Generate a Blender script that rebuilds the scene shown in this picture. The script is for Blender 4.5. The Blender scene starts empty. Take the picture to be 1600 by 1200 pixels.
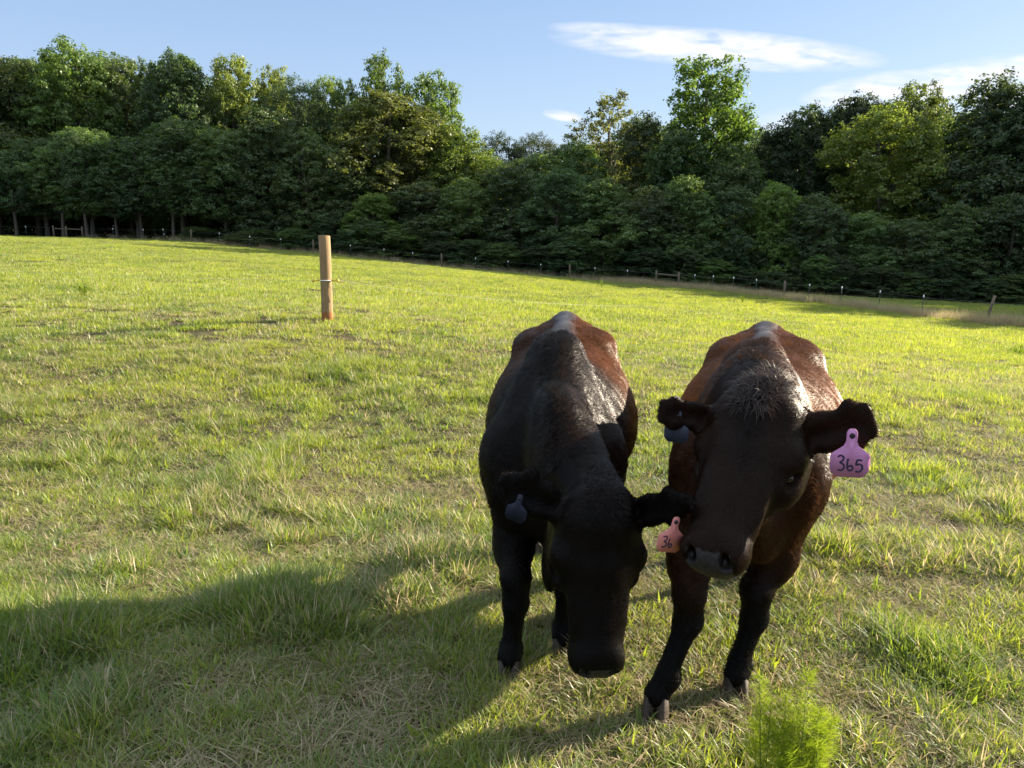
import bpy, math, numpy as np
R = math.radians
rng = np.random.default_rng(7)
C = bpy.context.scene.collection
SC = bpy.context.scene

# ------------------------------------------------------------------ camera, sky, sun
W, HH, F, HZ, CZ = 1600, 1200, 1200.0, 390.0, 1.55
PITCH = math.atan((600 - HZ) / F)
SUN_AZ, SUN_EL = 26.0, 20.0           # azimuth counter-clockwise from +x (image right)
cd = bpy.data.cameras.new('camera'); cam = bpy.data.objects.new('camera', cd); C.objects.link(cam)
cd.sensor_width = 36; cd.lens = 36 * F / W; cd.clip_end = 2000; cd.clip_start = 0.05
cam.location = (0, 0, CZ); cam.rotation_euler = (math.pi / 2 - PITCH, 0, 0)
SC.camera = cam
SC.render.resolution_x, SC.render.resolution_y = 1024, 768
SC.view_settings.view_transform = 'Standard'; SC.view_settings.look = 'None'
SC.view_settings.exposure = 2.08; SC.view_settings.gamma = 1

def P(px, py, Y):
    """world point seen at photo pixel (px,py) at distance y = Y"""
    a = (px - 800) / F; b = -(py - 600) / F
    d = np.array([a, math.cos(PITCH) + b * math.sin(PITCH), -math.sin(PITCH) + b * math.cos(PITCH)])
    return np.array([0, 0, CZ]) + d * Y / d[1]

wd = bpy.data.worlds.new('World'); SC.world = wd; wd.use_nodes = True
NT = wd.node_tree; NT.nodes.clear()
def N(nt, t, **k):
    n = nt.nodes.new(t)
    for a, v in k.items():
        if a.startswith('i_'): n.inputs[a[2:].replace('_', ' ')].default_value = v
        else: setattr(n, a, v)
    return n
def L(nt, a, b): nt.links.new(a, b)
def math_(nt, op, a, b=None, c=None, clamp=False):
    n = nt.nodes.new('ShaderNodeMath'); n.operation = op; n.use_clamp = clamp
    for i, v in enumerate((a, b, c)):
        if v is None: continue
        if isinstance(v, (int, float)): n.inputs[i].default_value = v
        else: nt.links.new(v, n.inputs[i])
    return n.outputs[0]
def mixc(nt, f, a, b, mode='MIX'):
    n = nt.nodes.new('ShaderNodeMix'); n.data_type = 'RGBA'; n.blend_type = mode
    for s, v in ((n.inputs[0], f), (n.inputs[6], a), (n.inputs[7], b)):
        if isinstance(v, (int, float)): s.default_value = v
        elif isinstance(v, tuple): s.default_value = v if len(v) == 4 else v + (1,)
        else: nt.links.new(v, s)
    return n.outputs[2]
def ramp(nt, src, pts):
    n = nt.nodes.new('ShaderNodeValToRGB'); cr = n.color_ramp
    while len(cr.elements) < len(pts): cr.elements.new(0.5)
    for e, (p, c) in zip(cr.elements, pts):
        e.position = p; e.color = c if len(c) == 4 else tuple(c) + (1,)
    nt.links.new(src, n.inputs[0]); return n.outputs[0]

sky = N(NT, 'ShaderNodeTexSky', sky_type='NISHITA', sun_disc=False, sun_elevation=R(SUN_EL), sun_rotation=R(90 - SUN_AZ), air_density=1.25, dust_density=0.6, ozone_density=1.3)
tc = N(NT, 'ShaderNodeTexCoord')
sep = N(NT, 'ShaderNodeSeparateXYZ'); L(NT, tc.outputs['Generated'], sep.inputs[0])
ysafe = math_(NT, 'MAXIMUM', sep.outputs[1], 0.05)
cu = math_(NT, 'DIVIDE', sep.outputs[0], ysafe); cv = math_(NT, 'DIVIDE', sep.outputs[2], ysafe)
cmb = N(NT, 'ShaderNodeCombineXYZ'); L(NT, cu, cmb.inputs[0]); L(NT, math_(NT, 'MULTIPLY', cv, 4.2), cmb.inputs[1])
# slanted, streaky cirrus
mp = N(NT, 'ShaderNodeMapping'); L(NT, cmb.outputs[0], mp.inputs[0]); mp.inputs['Rotation'].default_value = (0, 0, R(-14))
ns = N(NT, 'ShaderNodeTexNoise', i_Scale=17.0, i_Detail=9.0, i_Roughness=0.62, i_Distortion=0.4); L(NT, mp.outputs[0], ns.inputs[0])
ns2 = N(NT, 'ShaderNodeTexNoise', i_Scale=34.0, i_Detail=5.0, i_Roughness=0.6); L(NT, mp.outputs[0], ns2.inputs[0])
tot = None
def blob(px, py, rx, ry, ang, gain):
    global tot
    d = P(px, py, 1.0) - np.array([0, 0, CZ]); u0, v0 = d[0], d[2]
    ru, rv = rx / F, ry / F; ca, sa = math.cos(R(ang)), math.sin(R(ang))
    du = math_(NT, 'SUBTRACT', cu, float(u0)); dv = math_(NT, 'SUBTRACT', cv, float(v0))
    a = math_(NT, 'ADD', math_(NT, 'MULTIPLY', du, ca / ru), math_(NT, 'MULTIPLY', dv, sa / ru))
    b = math_(NT, 'ADD', math_(NT, 'MULTIPLY', du, -sa / rv), math_(NT, 'MULTIPLY', dv, ca / rv))
    r2 = math_(NT, 'ADD', math_(NT, 'MULTIPLY', a, a), math_(NT, 'MULTIPLY', b, b))
    m = math_(NT, 'MULTIPLY', math_(NT, 'SUBTRACT', 1.0, r2, clamp=True), gain)
    tot = m if tot is None else math_(NT, 'MAXIMUM', tot, m)
blob(1125, 76, 258, 29, -4, 1.1); blob(1000, 55, 140, 16, -5, 0.75); blob(1230, 86, 150, 20, -3, 0.9)
blob(880, 181, 34, 9, -8, 0.75)
blob(1370, 140, 120, 26, 8, 0.9); blob(1500, 128, 150, 32, 10, 0.95); blob(1590, 95, 60, 10, 10, 0.5)
blob(1640, 140, 140, 60, 5, 0.9); blob(1225, 190, 60, 22, 10, 0.35); blob(1180, 104, 90, 8, -3, .45)
dens = math_(NT, 'MULTIPLY', tot, math_(NT, 'MULTIPLY_ADD', ns.outputs[0], 3.8, -0.95))
dens = math_(NT, 'ADD', dens, math_(NT, 'MULTIPLY', math_(NT, 'SUBTRACT', ns2.outputs[0], 0.5), math_(NT, 'MULTIPLY', tot, 0.8)))
dens = math_(NT, 'MULTIPLY', dens, 1.0, clamp=True)
front = math_(NT, 'GREATER_THAN', sep.outputs[1], 0.05)
dens = math_(NT, 'MULTIPLY', dens, front)
el = math_(NT, 'MULTIPLY', sep.outputs[2], 1.0, clamp=True)
blue = ramp(NT, el, [(0.0, (1.75, 2.1, 2.6)), (0.18, (1.22, 1.68, 2.5)), (0.36, (0.80, 1.28, 2.25)), (0.52, (3.3, 3.8, 4.4)), (1.0, (4.4, 4.9, 5.5))])  # upper stops brightened overhead, out of view, as added fill for shaded areas
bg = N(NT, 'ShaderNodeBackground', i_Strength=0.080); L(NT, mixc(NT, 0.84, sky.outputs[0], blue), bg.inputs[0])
bc = N(NT, 'ShaderNodeBackground', i_Strength=0.275); bc.inputs[0].default_value = (0.93, 0.93, 0.98, 1)
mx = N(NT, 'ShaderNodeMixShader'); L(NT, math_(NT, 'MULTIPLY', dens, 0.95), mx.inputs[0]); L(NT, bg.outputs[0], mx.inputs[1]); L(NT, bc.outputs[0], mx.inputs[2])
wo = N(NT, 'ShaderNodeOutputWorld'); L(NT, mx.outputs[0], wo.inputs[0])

sd = bpy.data.lights.new('sun', 'SUN'); sd.energy = 4.9; sd.angle = R(0.55); sd.color = (1.0, 0.86, 0.66)
so = bpy.data.objects.new('sun', sd); C.objects.link(so); so.location = (30, 15, 20)
so.rotation_euler = (R(90 - SUN_EL), 0, R(SUN_AZ + 90))

# ------------------------------------------------------------------ helpers
def tag(o, label=None, cat=None, group=None, kind=None):
    for k, v in (('label', label), ('category', cat), ('group', group), ('kind', kind)):
        if v: o[k] = v
    return o
def empty(name, loc=(0, 0, 0), rz=0):
    o = bpy.data.objects.new(name, None); C.objects.link(o); o.location = loc; o.rotation_euler = (0, 0, rz)
    o.empty_display_size = 0.1; return o
def mesh(name, V, Fs, mat=None, parent=None, smooth=False, attrs=None, link=True):
    """V (n,3); Fs: array (m,k) or list of arrays of faces"""
    me = bpy.data.meshes.new(name)
    V = np.asarray(V, dtype=np.float32)
    if not isinstance(Fs, list): Fs = [Fs]
    Fs = [np.asarray(f, dtype=np.int32) for f in Fs if len(f)]
    loops = np.concatenate([f.ravel() for f in Fs]); tot_ = np.concatenate([np.full(len(f), f.shape[1], dtype=np.int32) for f in Fs])
    start = np.concatenate([[0], np.cumsum(tot_)[:-1]]).astype(np.int32)
    me.vertices.add(len(V)); me.vertices.foreach_set('co', V.ravel())
    me.loops.add(len(loops)); me.loops.foreach_set('vertex_index', loops)
    me.polygons.add(len(tot_)); me.polygons.foreach_set('loop_start', start); me.polygons.foreach_set('loop_total', tot_)
    if smooth: me.polygons.foreach_set('use_smooth', np.ones(len(tot_), dtype=bool))
    me.update(calc_edges=True)
    for k, a in (attrs or {}).items():
        at = me.attributes.new(k, 'FLOAT', 'POINT'); at.data.foreach_set('value', np.asarray(a, dtype=np.float32))
    if mat: me.materials.append(mat)
    o = bpy.data.objects.new(name, me)
    if link: C.objects.link(o)
    if parent: o.parent = parent
    return o
class MB:
    def __init__(s): s.v = []; s.f4 = []; s.f3 = []; s.n = 0
    def add(s, V, f4=None, f3=None):
        V = np.asarray(V, float).reshape(-1, 3); s.v.append(V)
        if f4 is not None and len(f4): s.f4.append(np.asarray(f4) + s.n)
        if f3 is not None and len(f3): s.f3.append(np.asarray(f3) + s.n)
        s.n += len(V)
    def tube(s, pts, rad, k=8, cap=True, wob=0):
        pts = np.asarray(pts, float); rad = np.broadcast_to(rad, len(pts)).astype(float)
        rings = []
        ref = np.array([0.3, 0.9, 0.1])
        for i, p in enumerate(pts):
            t = pts[min(i + 1, len(pts) - 1)] - pts[max(i - 1, 0)]; t /= np.linalg.norm(t) + 1e-9
            a = np.cross(t, ref)
            if np.linalg.norm(a) < 0.1: a = np.cross(t, [1, 0, 0])
            a /= np.linalg.norm(a); b = np.cross(t, a)
            th = np.arange(k) * 2 * math.pi / k
            rr = rad[i] * (1 + (wob * rng.standard_normal(k) if wob else 0))
            rings.append(p + (np.cos(th) * rr)[:, None] * a + (np.sin(th) * rr)[:, None] * b)
        V = np.concatenate(rings + [pts[:1], pts[-1:]])
        f = []; n = len(pts)
        for i in range(n - 1):
            for j in range(k):
                f.append((i * k + j, i * k + (j + 1) % k, (i + 1) * k + (j + 1) % k, (i + 1) * k + j))
        t3 = []
        if cap:
            for j in range(k):
                t3.append((n * k, (j + 1) % k, j)); t3.append((n * k + 1, (n - 1) * k + j, (n - 1) * k + (j + 1) % k))
        s.add(V, f, t3)
    def ico(s, c, r, rot=None):
        th = np.linspace(0, math.pi, 9)[1:-1]; ph = np.arange(12) * 2 * math.pi / 12
        V = np.array([(math.sin(t) * math.cos(q), math.sin(t) * math.sin(q), math.cos(t)) for t in th for q in ph] + [(0, 0, 1), (0, 0, -1)]) * np.asarray(r)
        if rot is not None: V = V @ np.asarray(rot)
        f = [(i * 12 + j, (i + 1) * 12 + j, (i + 1) * 12 + (j + 1) % 12, i * 12 + (j + 1) % 12) for i in range(6) for j in range(12)]
        t3 = [(84, j, (j + 1) % 12) for j in range(12)] + [(85, 72 + (j + 1) % 12, 72 + j) for j in range(12)]
        s.add(V + np.asarray(c), f, t3)
    def prism(s, poly, o, ax, ay, az, t):
        """2D poly extruded along az by +-t/2"""
        poly = np.asarray(poly, float); n = len(poly)
        a = np.asarray(o) + poly[:, :1] * ax + poly[:, 1:] * ay
        V = np.concatenate([a + az * t / 2, a - az * t / 2, [a.mean(0) + az * t / 2], [a.mean(0) - az * t / 2]])
        s.add(V, [(i, i + n, (i + 1) % n + n, (i + 1) % n) for i in range(n)],
              [(2 * n, i, (i + 1) % n) for i in range(n)] + [(2 * n + 1, (i + 1) % n + n, i + n) for i in range(n)])
    def box(s, c, h):
        c = np.asarray(c, float); h = np.asarray(h, float)
        s.prism([(-h[0], -h[1]), (h[0], -h[1]), (h[0], h[1]), (-h[0], h[1])], c, np.array([1., 0, 0]), np.array([0, 1., 0]), np.array([0, 0, 1.]), 2 * h[2])
    def build(s, name, mat, parent=None, smooth=False, attrs=None, link=True):
        V = np.concatenate(s.v); fs = []
        if s.f4: fs.append(np.concatenate(s.f4))
        if s.f3: fs.append(np.concatenate(s.f3))
        return mesh(name, V, fs, mat, parent, smooth, attrs, link)
def nrm(v): v = np.asarray(v, float); return v / (np.linalg.norm(v) + 1e-12)

def vnoise(x, y, s, seed=0):
    """value noise on numpy arrays, 0..1"""
    x = x / s + seed * 17.3; y = y / s + seed * 9.1
    xi = np.floor(x); yi = np.floor(y); fx = x - xi; fy = y - yi
    fx = fx * fx * (3 - 2 * fx); fy = fy * fy * (3 - 2 * fy)
    def h(a, b):
        q = np.sin(a * 127.1 + b * 311.7 + seed * 74.7) * 43758.5453
        return q - np.floor(q)
    return (h(xi, yi) * (1 - fx) + h(xi + 1, yi) * fx) * (1 - fy) + (h(xi, yi + 1) * (1 - fx) + h(xi + 1, yi + 1) * fx) * fy

# ------------------------------------------------------------------ terrain
cp = [(x, y, 0.0) for x in (-5, -1.5, 2, 6) for y in (-6, 0, 3, 5.5)]
for a in [(512, 500, 11.2), (0, 372, 50), (400, 393, 52), (800, 432, 46), (1200, 478, 36), (1600, 515, 28), (1600, 470, 60), (1200, 455, 62),
          (800, 425, 68), (1540, 505, 31), (1225, 466, 42), (890, 436, 54), (300, 379, 62), (0, 370, 64), (1300, 560, 13), (1000, 530, 14), (100, 455, 16), (0, 405, 30)]:
    cp.append(tuple(P(*a)))
cp += [(-90, 60, 5), (-60, 130, 4), (70, 110, -2), (0, 130, 1), (90, 40, -3), (-70, 0, 1.5), (60, 0, -1), (0, -60, 0), (140, 100, -2), (-140, 100, 5)]
cp = np.array(cp)
def tk(d2): return 0.5 * d2 * np.log(d2 + 1e-6)
n_ = len(cp); sc_ = 20.0; q = cp[:, :2] / sc_
K = tk(((q[:, None] - q[None]) ** 2).sum(-1)) + np.eye(n_) * 0.002
A_ = np.zeros((n_ + 3, n_ + 3)); A_[:n_, :n_] = K; A_[:n_, n_:] = np.c_[np.ones(n_), q]; A_[n_:, :n_] = A_[:n_, n_:].T
w_ = np.linalg.solve(A_, np.r_[cp[:, 2], 0, 0, 0])
def tz(x, y):
    x = np.atleast_1d(np.asarray(x, float)); y = np.atleast_1d(np.asarray(y, float)); out = np.empty(x.shape)
    xf, yf, of = x.ravel(), y.ravel(), out.ravel()
    for i in range(0, len(xf), 50000):
        p_ = np.c_[xf[i:i + 50000], yf[i:i + 50000]] / sc_
        of[i:i + 50000] = tk(((p_[:, None] - q[None]) ** 2).sum(-1)) @ w_[:n_] + w_[n_] + p_ @ w_[n_ + 1:]
    r = np.hypot(xf, yf)
    of += (vnoise(xf, yf, 0.9, 3) - 0.5) * 0.035 + (vnoise(xf, yf, 3.3, 4) - 0.5) * np.clip((r - 3) * 0.02, 0.0, 0.09)
    return of.reshape(x.shape)
def tz1(x, y): return float(tz(x, y)[0])

def newmat(name):
    m = bpy.data.materials.new(name); m.use_nodes = True; m.node_tree.nodes.clear(); return m, m.node_tree
def out(nt, sh): o = nt.nodes.new('ShaderNodeOutputMaterial'); L(nt, sh, o.inputs[0]); return o
def attr(nt, name, inst=False):
    n = nt.nodes.new('ShaderNodeAttribute'); n.attribute_name = name
    if inst: n.attribute_type = 'INSTANCER'
    return n
def simple(name, col, rough=0.7, spec=0.3, metal=0, noise=None, bump=0):
    m, nt = newmat(name); b = N(nt, 'ShaderNodeBsdfPrincipled'); b.inputs['Roughness'].default_value = rough
    b.inputs['Specular IOR Level'].default_value = spec; b.inputs['Metallic'].default_value = metal
    if noise:
        t = N(nt, 'ShaderNodeTexCoord'); mpp = N(nt, 'ShaderNodeMapping'); mpp.inputs['Scale'].default_value = noise[1]; L(nt, t.outputs['Object'], mpp.inputs[0])
        z = N(nt, 'ShaderNodeTexNoise', i_Scale=noise[0], i_Detail=6.0, i_Roughness=0.65); L(nt, mpp.outputs[0], z.inputs[0])
        L(nt, ramp(nt, z.outputs[0], [(0.3, col), (0.7, noise[2])]), b.inputs['Base Color'])
        if bump:
            bp = N(nt, 'ShaderNodeBump', i_Strength=bump, i_Distance=0.01); L(nt, z.outputs[0], bp.inputs['Height']); L(nt, bp.outputs[0], b.inputs['Normal'])
    else: b.inputs['Base Color'].default_value = tuple(col) + (1,)
    out(nt, b.outputs[0]); return m

# ground
m_ground, nt = newmat('pasture_soil')
t = N(nt, 'ShaderNodeTexCoord')
z1 = N(nt, 'ShaderNodeTexNoise', i_Scale=0.9, i_Detail=8.0, i_Roughness=0.7); L(nt, t.outputs['Object'], z1.inputs[0])
z2 = N(nt, 'ShaderNodeTexNoise', i_Scale=38.0, i_Detail=6.0, i_Roughness=0.75); L(nt, t.outputs['Object'], z2.inputs[0])
c1 = ramp(nt, z2.outputs[0], [(0.3, (0.012, 0.009, 0.006)), (0.52, (0.055, 0.04, 0.025)), (0.72, (0.22, 0.17, 0.11))])
c2 = ramp(nt, z2.outputs[0], [(0.3, (0.012, 0.016, 0.006)), (0.55, (0.05, 0.06, 0.018)), (0.75, (0.13, 0.14, 0.05))])
col = mixc(nt, ramp(nt, z1.outputs[0], [(0.38, (1, 1, 1)), (0.6, (0, 0, 0))]), c2, c1)
b = N(nt, 'ShaderNodeBsdfPrincipled', i_Roughness=0.95); b.inputs['Specular IOR Level'].default_value = 0.1; L(nt, col, b.inputs['Base Color'])
bp = N(nt, 'ShaderNodeBump', i_Strength=0.7, i_Distance=0.03); L(nt, z2.outputs[0], bp.inputs['Height']); L(nt, bp.outputs[0], b.inputs['Normal'])
out(nt, b.outputs[0])
def axis(lo, hi, near, step0, grow):
    a = [0.0]; s = step0
    while a[-1] < hi:
        a.append(a[-1] + s)
        if a[-1] > near: s *= grow
    return np.array(a)
ax_ = axis(0, 400, 6, 0.16, 1.06); gx = np.concatenate([-ax_[:0:-1], ax_])
gy = np.concatenate([-np.array([60, 40, 25, 15, 10, 7, 5, 3.5, 2.5, 1.5, .7]), axis(0, 420, 8, 0.16, 1.05)])
GX, GY = np.meshgrid(gx, gy); GZ = tz(np.clip(GX, -150, 150), np.clip(GY, -60, 140))
ny, nx = GX.shape; idx = np.arange(nx * ny).reshape(ny, nx)
ground = mesh('pasture_ground', np.c_[GX.ravel(), GY.ravel(), GZ.ravel()], np.c_[idx[:-1, :-1].ravel(), idx[:-1, 1:].ravel(), idx[1:, 1:].ravel(), idx[1:, :-1].ravel()], m_ground, smooth=True)
tag(ground, 'rolling pasture ground under the grass', 'ground', kind='structure')

# ------------------------------------------------------------------ grass
m_grass, nt = newmat('grass_blade')
dry = attr(nt, 'dry').outputs['Fac']; hgt = attr(nt, 'hgt').outputs['Fac']; tint = attr(nt, 'tint', True).outputs['Fac']; oi = N(nt, 'ShaderNodeObjectInfo')
g = mixc(nt, tint, (0.085, 0.15, 0.022), (0.28, 0.33, 0.038))
g = mixc(nt, math_(nt, 'MULTIPLY', attr(nt, 'var').outputs['Fac'], 0.5), g, (0.11, 0.16, 0.045))
dryc = mixc(nt, attr(nt, 'var').outputs['Fac'], (0.50, 0.42, 0.25), (0.22, 0.16, 0.09))
dd = math_(nt, 'MULTIPLY_ADD', attr(nt, 'dryness', True).outputs['Fac'], 1.0, dry)
isdry = math_(nt, 'GREATER_THAN', dd, 1.0)
g = mixc(nt, isdry, g, dryc)
df = N(nt, 'ShaderNodeBsdfDiffuse'); L(nt, g, df.inputs[0])
tr = N(nt, 'ShaderNodeBsdfTranslucent'); L(nt, mixc(nt, 1.0, g, mixc(nt, isdry, (1.75, 1.6, 0.8), (1.1, 1.08, 1.0)), 'MULTIPLY'), tr.inputs[0])
gl = N(nt, 'ShaderNodeBsdfGlossy', i_Roughness=0.5); gl.inputs[0].default_value = (0.8, 0.85, 0.9, 1)
ms = N(nt, 'ShaderNodeMixShader', i_Fac=0.5); L(nt, df.outputs[0], ms.inputs[1]); L(nt, tr.outputs[0], ms.inputs[2])
ms2 = N(nt, 'ShaderNodeMixShader', i_Fac=0.035); L(nt, ms.outputs[0], ms2.inputs[1]); L(nt, gl.outputs[0], ms2.inputs[2])
out(nt, ms2.outputs[0])

def tuft(name, n, rad, h0, h1, w, spread, flat=0.0, segs=3, curl=1.0):
    a = rng.uniform(0, 2 * math.pi, n); r = rad * np.sqrt(rng.uniform(0, 1, n))
    bx, by = r * np.cos(a), r * np.sin(a)
    az = a + rng.normal(0, 0.9, n) if flat == 0 else rng.uniform(0, 2 * math.pi, n)
    H = rng.uniform(h0, h1, n); tilt = np.abs(rng.normal(0, spread, n)) + flat
    Wd = w * rng.uniform(0.6, 1.25, n); cur = rng.uniform(0.1, 0.9, n) * curl
    face = az + math.pi / 2 + rng.normal(0, 0.6, n)
    V = []; dirx, diry = np.cos(az), np.sin(az); fx, fy = np.cos(face), np.sin(face)
    x, y, z = bx.copy(), by.copy(), np.full(n, -0.008) + (flat > 0) * rng.uniform(0, 0.025, n)
    rows = []
    for k in range(segs + 1):
        wk = Wd * (1 - (k / segs) ** 1.6) * 0.5
        if k < segs:
            rows.append(np.c_[x - fx * wk, y - fy * wk, z]); rows.append(np.c_[x + fx * wk, y + fy * wk, z])
        else: rows.append(np.c_[x, y, z])
        th = np.minimum(tilt + cur * (k / segs) * 1.3, 1.75); st = H / segs
        x = x + dirx * np.sin(th) * st; y = y + diry * np.sin(th) * st; z = z + np.cos(th) * st
    V = np.stack(rows, 1); m = V.shape[1]; V[..., 2] = np.maximum(V[..., 2], 0.002 if flat else -0.01)
    base = np.arange(n) * m; f4 = []; f3 = []
    for k in range(segs - 1): f4.append(np.c_[base + 2 * k, base + 2 * k + 1, base + 2 * k + 3, base + 2 * k + 2])
    f3.append(np.c_[base + 2 * segs - 2, base + 2 * segs - 1, base + 2 * segs])
    fs = ([np.concatenate(f4)] if f4 else []) + [np.concatenate(f3)]
    o = mesh(name, V.reshape(-1, 3), fs, m_grass, attrs={'dry': np.repeat(rng.uniform(0, 1, n), m), 'var': np.repeat(rng.uniform(0, 1, n), m), 'hgt': np.tile(np.linspace(0, 1, m), n)}, link=False)
    return o
protos = []
for i in range(5): protos.append(tuft('grass_tuft', 30, 0.06, 0.035, 0.115, 0.0056, 0.55))             # 0-4 near short
for i in range(3): protos.append(tuft('grass_tall_tuft', 46, 0.06, 0.08, 0.22, 0.0062, 0.42))          # 5-7 near tall
for i in range(4): protos.append(tuft('straw_litter', 20, 0.10, 0.05, 0.16, 0.0034, 0.25, flat=1.15, segs=2, curl=0.7))  # 8-11
for i in range(4): protos.append(tuft('grass_patch', 90, 0.16, 0.04, 0.11, 0.0085, 0.45, segs=2))       # 12-15 middle
for i in range(4): protos.append(tuft('grass_far_patch', 130, 0.42, 0.06, 0.14, 0.016, 0.5, segs=1))     # 16-19 far
for i in range(3): protos.append(tuft('dry_seed_grass', 30, 0.25, 0.35, 0.8, 0.007, 0.25, segs=3))       # 20-22 tall dry
for i in range(3): protos.append(tuft('broad_weed', 12, 0.03, 0.04, 0.09, 0.016, 0.7, segs=3))           # 23-25 broad leaf weeds

tuss = [(440, 955, 1.0, .26), (390, 960, .8, .2), (500, 975, .8, .2), (60, 1010, .9, .3), (-40, 1010, .9, .3), (620, 935, .85, .17), (655, 880, .8, .15), (700, 900, .5, .16), (430, 850, .5, .12), (300, 800, .6, .16), (230, 770, .4, .2),
        (1290, 860, .7, .15), (120, 720, .6, .3), (380, 1150, .6, .15), (120, 1120, .6, .2), (560, 1140, .5, .2), (1450, 750, .5, .3), (1580, 800, .6, .3), (350, 660, .4, .3), (330, 560, .5, .3), (700, 560, .5, .3), (1230, 915, .35, .15), (1440, 1030, .5, .2), (30, 640, .5, .4),
        (600, 620, .4, .3), (180, 900, .45, .2), (860, 1150, .35, .2), (950, 1060, .35, .12)]
def gpt(px, py):
    Y = 2.0
    for _ in range(60):
        p = P(px, py, Y); e = p[2] - tz1(p[0], Y)
        if abs(e) < 1e-3: break
        Y += max(min(e * 3.0, 1.5), -1.0)
    return P(px, py, Y)
tp = [(gpt(a, b_), h, r) for a, b_, h, r in tuss]
def lushf(x, y):
    l = 0.55 * vnoise(x, y, 0.42, 1) + 0.45 * vnoise(x, y, 0.17, 2)
    l = np.clip((l - 0.33) / 0.4, 0, 1)
    return l
def tussf(x, y):
    s = np.zeros_like(x)
    for p, h, r in tp: s = np.maximum(s, h * np.exp(-(((x - p[0]) ** 2 + (y - p[1]) ** 2) / (r * r)) ** 1.5))
    v = np.clip((vnoise(x, y, 0.75, 11) - 0.70) / 0.2, 0, 1) * 0.6 * np.clip((np.hypot(x, y) - 2) / 3, 0, 1)
    return np.maximum(s, v)
pts = []; rots = []; scl = []; vid = []; tin = []; dryn = []
def scatter(n, ymin, ymax, kinds, mode):
    """random points in the wedge, uniform per area"""
    y = np.sqrt(rng.uniform(max(ymin, 0) ** 2, ymax ** 2, n)); fk = 1.0 if mode == 'far' else 0.80; hw = fk * y + 1.8
    x = rng.uniform(-1, 1, n) * (fk * ymax + 1.8); k = np.abs(x) < hw; x, y = x[k], y[k]
    # uniform in y rather than in y^2, rectangle then clipped by wedge
    y = rng.uniform(ymin, ymax, len(x)); k = np.abs(x) < fk * np.maximum(y, 0) + 1.8; x, y = x[k], y[k]
    lu, tu = lushf(x, y), tussf(x, y); n = len(x)
    big = vnoise(x, y, 2.2, 5); r = rng.uniform(0, 1, n)
    s3 = np.ones((n, 3)); keep = np.ones(n, bool); kk = rng.integers(0, 99, n)
    if mode == 'near':
        keep = r < (0.52 + 0.6 * lu) ; v = kk % 5
        hz = 0.43 + 0.30 * lu + 0.5 * tu; wz = 0.8 + 0.35 * rng.uniform(0, 1, n); tl = (rng.uniform(0, 1, n) < tu * 1.1)
        v = np.where(tl, 5 + kk % 3, v); hz = np.where(tl, 0.40 + 0.45 * tu, hz)
        s3 = np.c_[wz, wz, hz * rng.uniform(0.75, 1.25, n)]
    elif mode == 'straw':
        keep = r < (1.1 - 0.6 * lu); v = 8 + kk % 4; s3 *= rng.uniform(0.7, 1.2, (n, 1))
    elif mode == 'mid':
        keep = r < (0.65 + 0.6 * lu); v = 12 + kk % 4; s3 = np.c_[np.ones(n), np.ones(n), (0.55 + 0.35 * lu + 0.6 * tu) * rng.uniform(0.8, 1.2, n)]
    elif mode == 'far':
        lb = vnoise(x, y, 1.4, 8); v = 16 + kk % 4; s3 = np.c_[np.ones(n), np.ones(n), (0.45 + 0.6 * lb * rng.uniform(0.6, 1.3, n))]
        lu = lb
    elif mode == 'weed':
        v = 23 + kk % 3
    x, y, lu, tu, big, s3, v = x[keep], y[keep], lu[keep], tu[keep], big[keep], s3[keep], v[keep]; n = len(x)
    pts.append(np.c_[x, y, tz(x, y)]); rots.append(np.c_[rng.normal(0, .08, n), rng.normal(0, .08, n), rng.uniform(0, 6.283, n)])
    scl.append(s3); vid.append(v)
    t_ = np.clip(0.55 + 0.5 * (big - 0.5) + 0.25 * (lu - 0.5) - 0.35 * tu + rng.normal(0, 0.16, n), 0, 1)
    far = np.clip((np.hypot(x, y) - 6) / 14, 0, 1); t_ = t_ * (1 - far) + far * np.clip(t_ * 0.6 + 0.35, 0, 1)
    t_ = np.clip(t_ + 0.22 * rng.standard_normal(n) - .35 * (vnoise(x, y, .5, 31) > .74), 0, 1); tin.append(t_)
    if mode == 'straw': dq = np.full(n, 0.9)
    elif mode == 'weed': dq = np.zeros(n)
    else: dq = np.clip(0.42 - 0.30 * lu - 0.15 * tu + 0.25 * (vnoise(x, y, 1.1, 6) - 0.4), 0.06, 0.6) * (1 - 0.55 * far)
    dryn.append(dq)
DEN = 1.0
scatter(int(17000 * DEN), 0.6, 4.6, None, 'near') ; scatter(int(15000 * DEN), 1.0, 4.0, None, 'near')
scatter(int(26000 * DEN), 4.6, 9.5, None, 'near')
scatter(int(11000 * DEN), 0.6, 5.0, None, 'straw'); scatter(int(8500 * DEN), 5.0, 10.0, None, 'straw')
scatter(int(15000 * DEN), 7.0, 19.0, None, 'mid')
scatter(int(66000 * DEN), 15.0, 70.0, None, 'far')
scatter(1500, 1.0, 9.0, None, 'weed')
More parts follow.
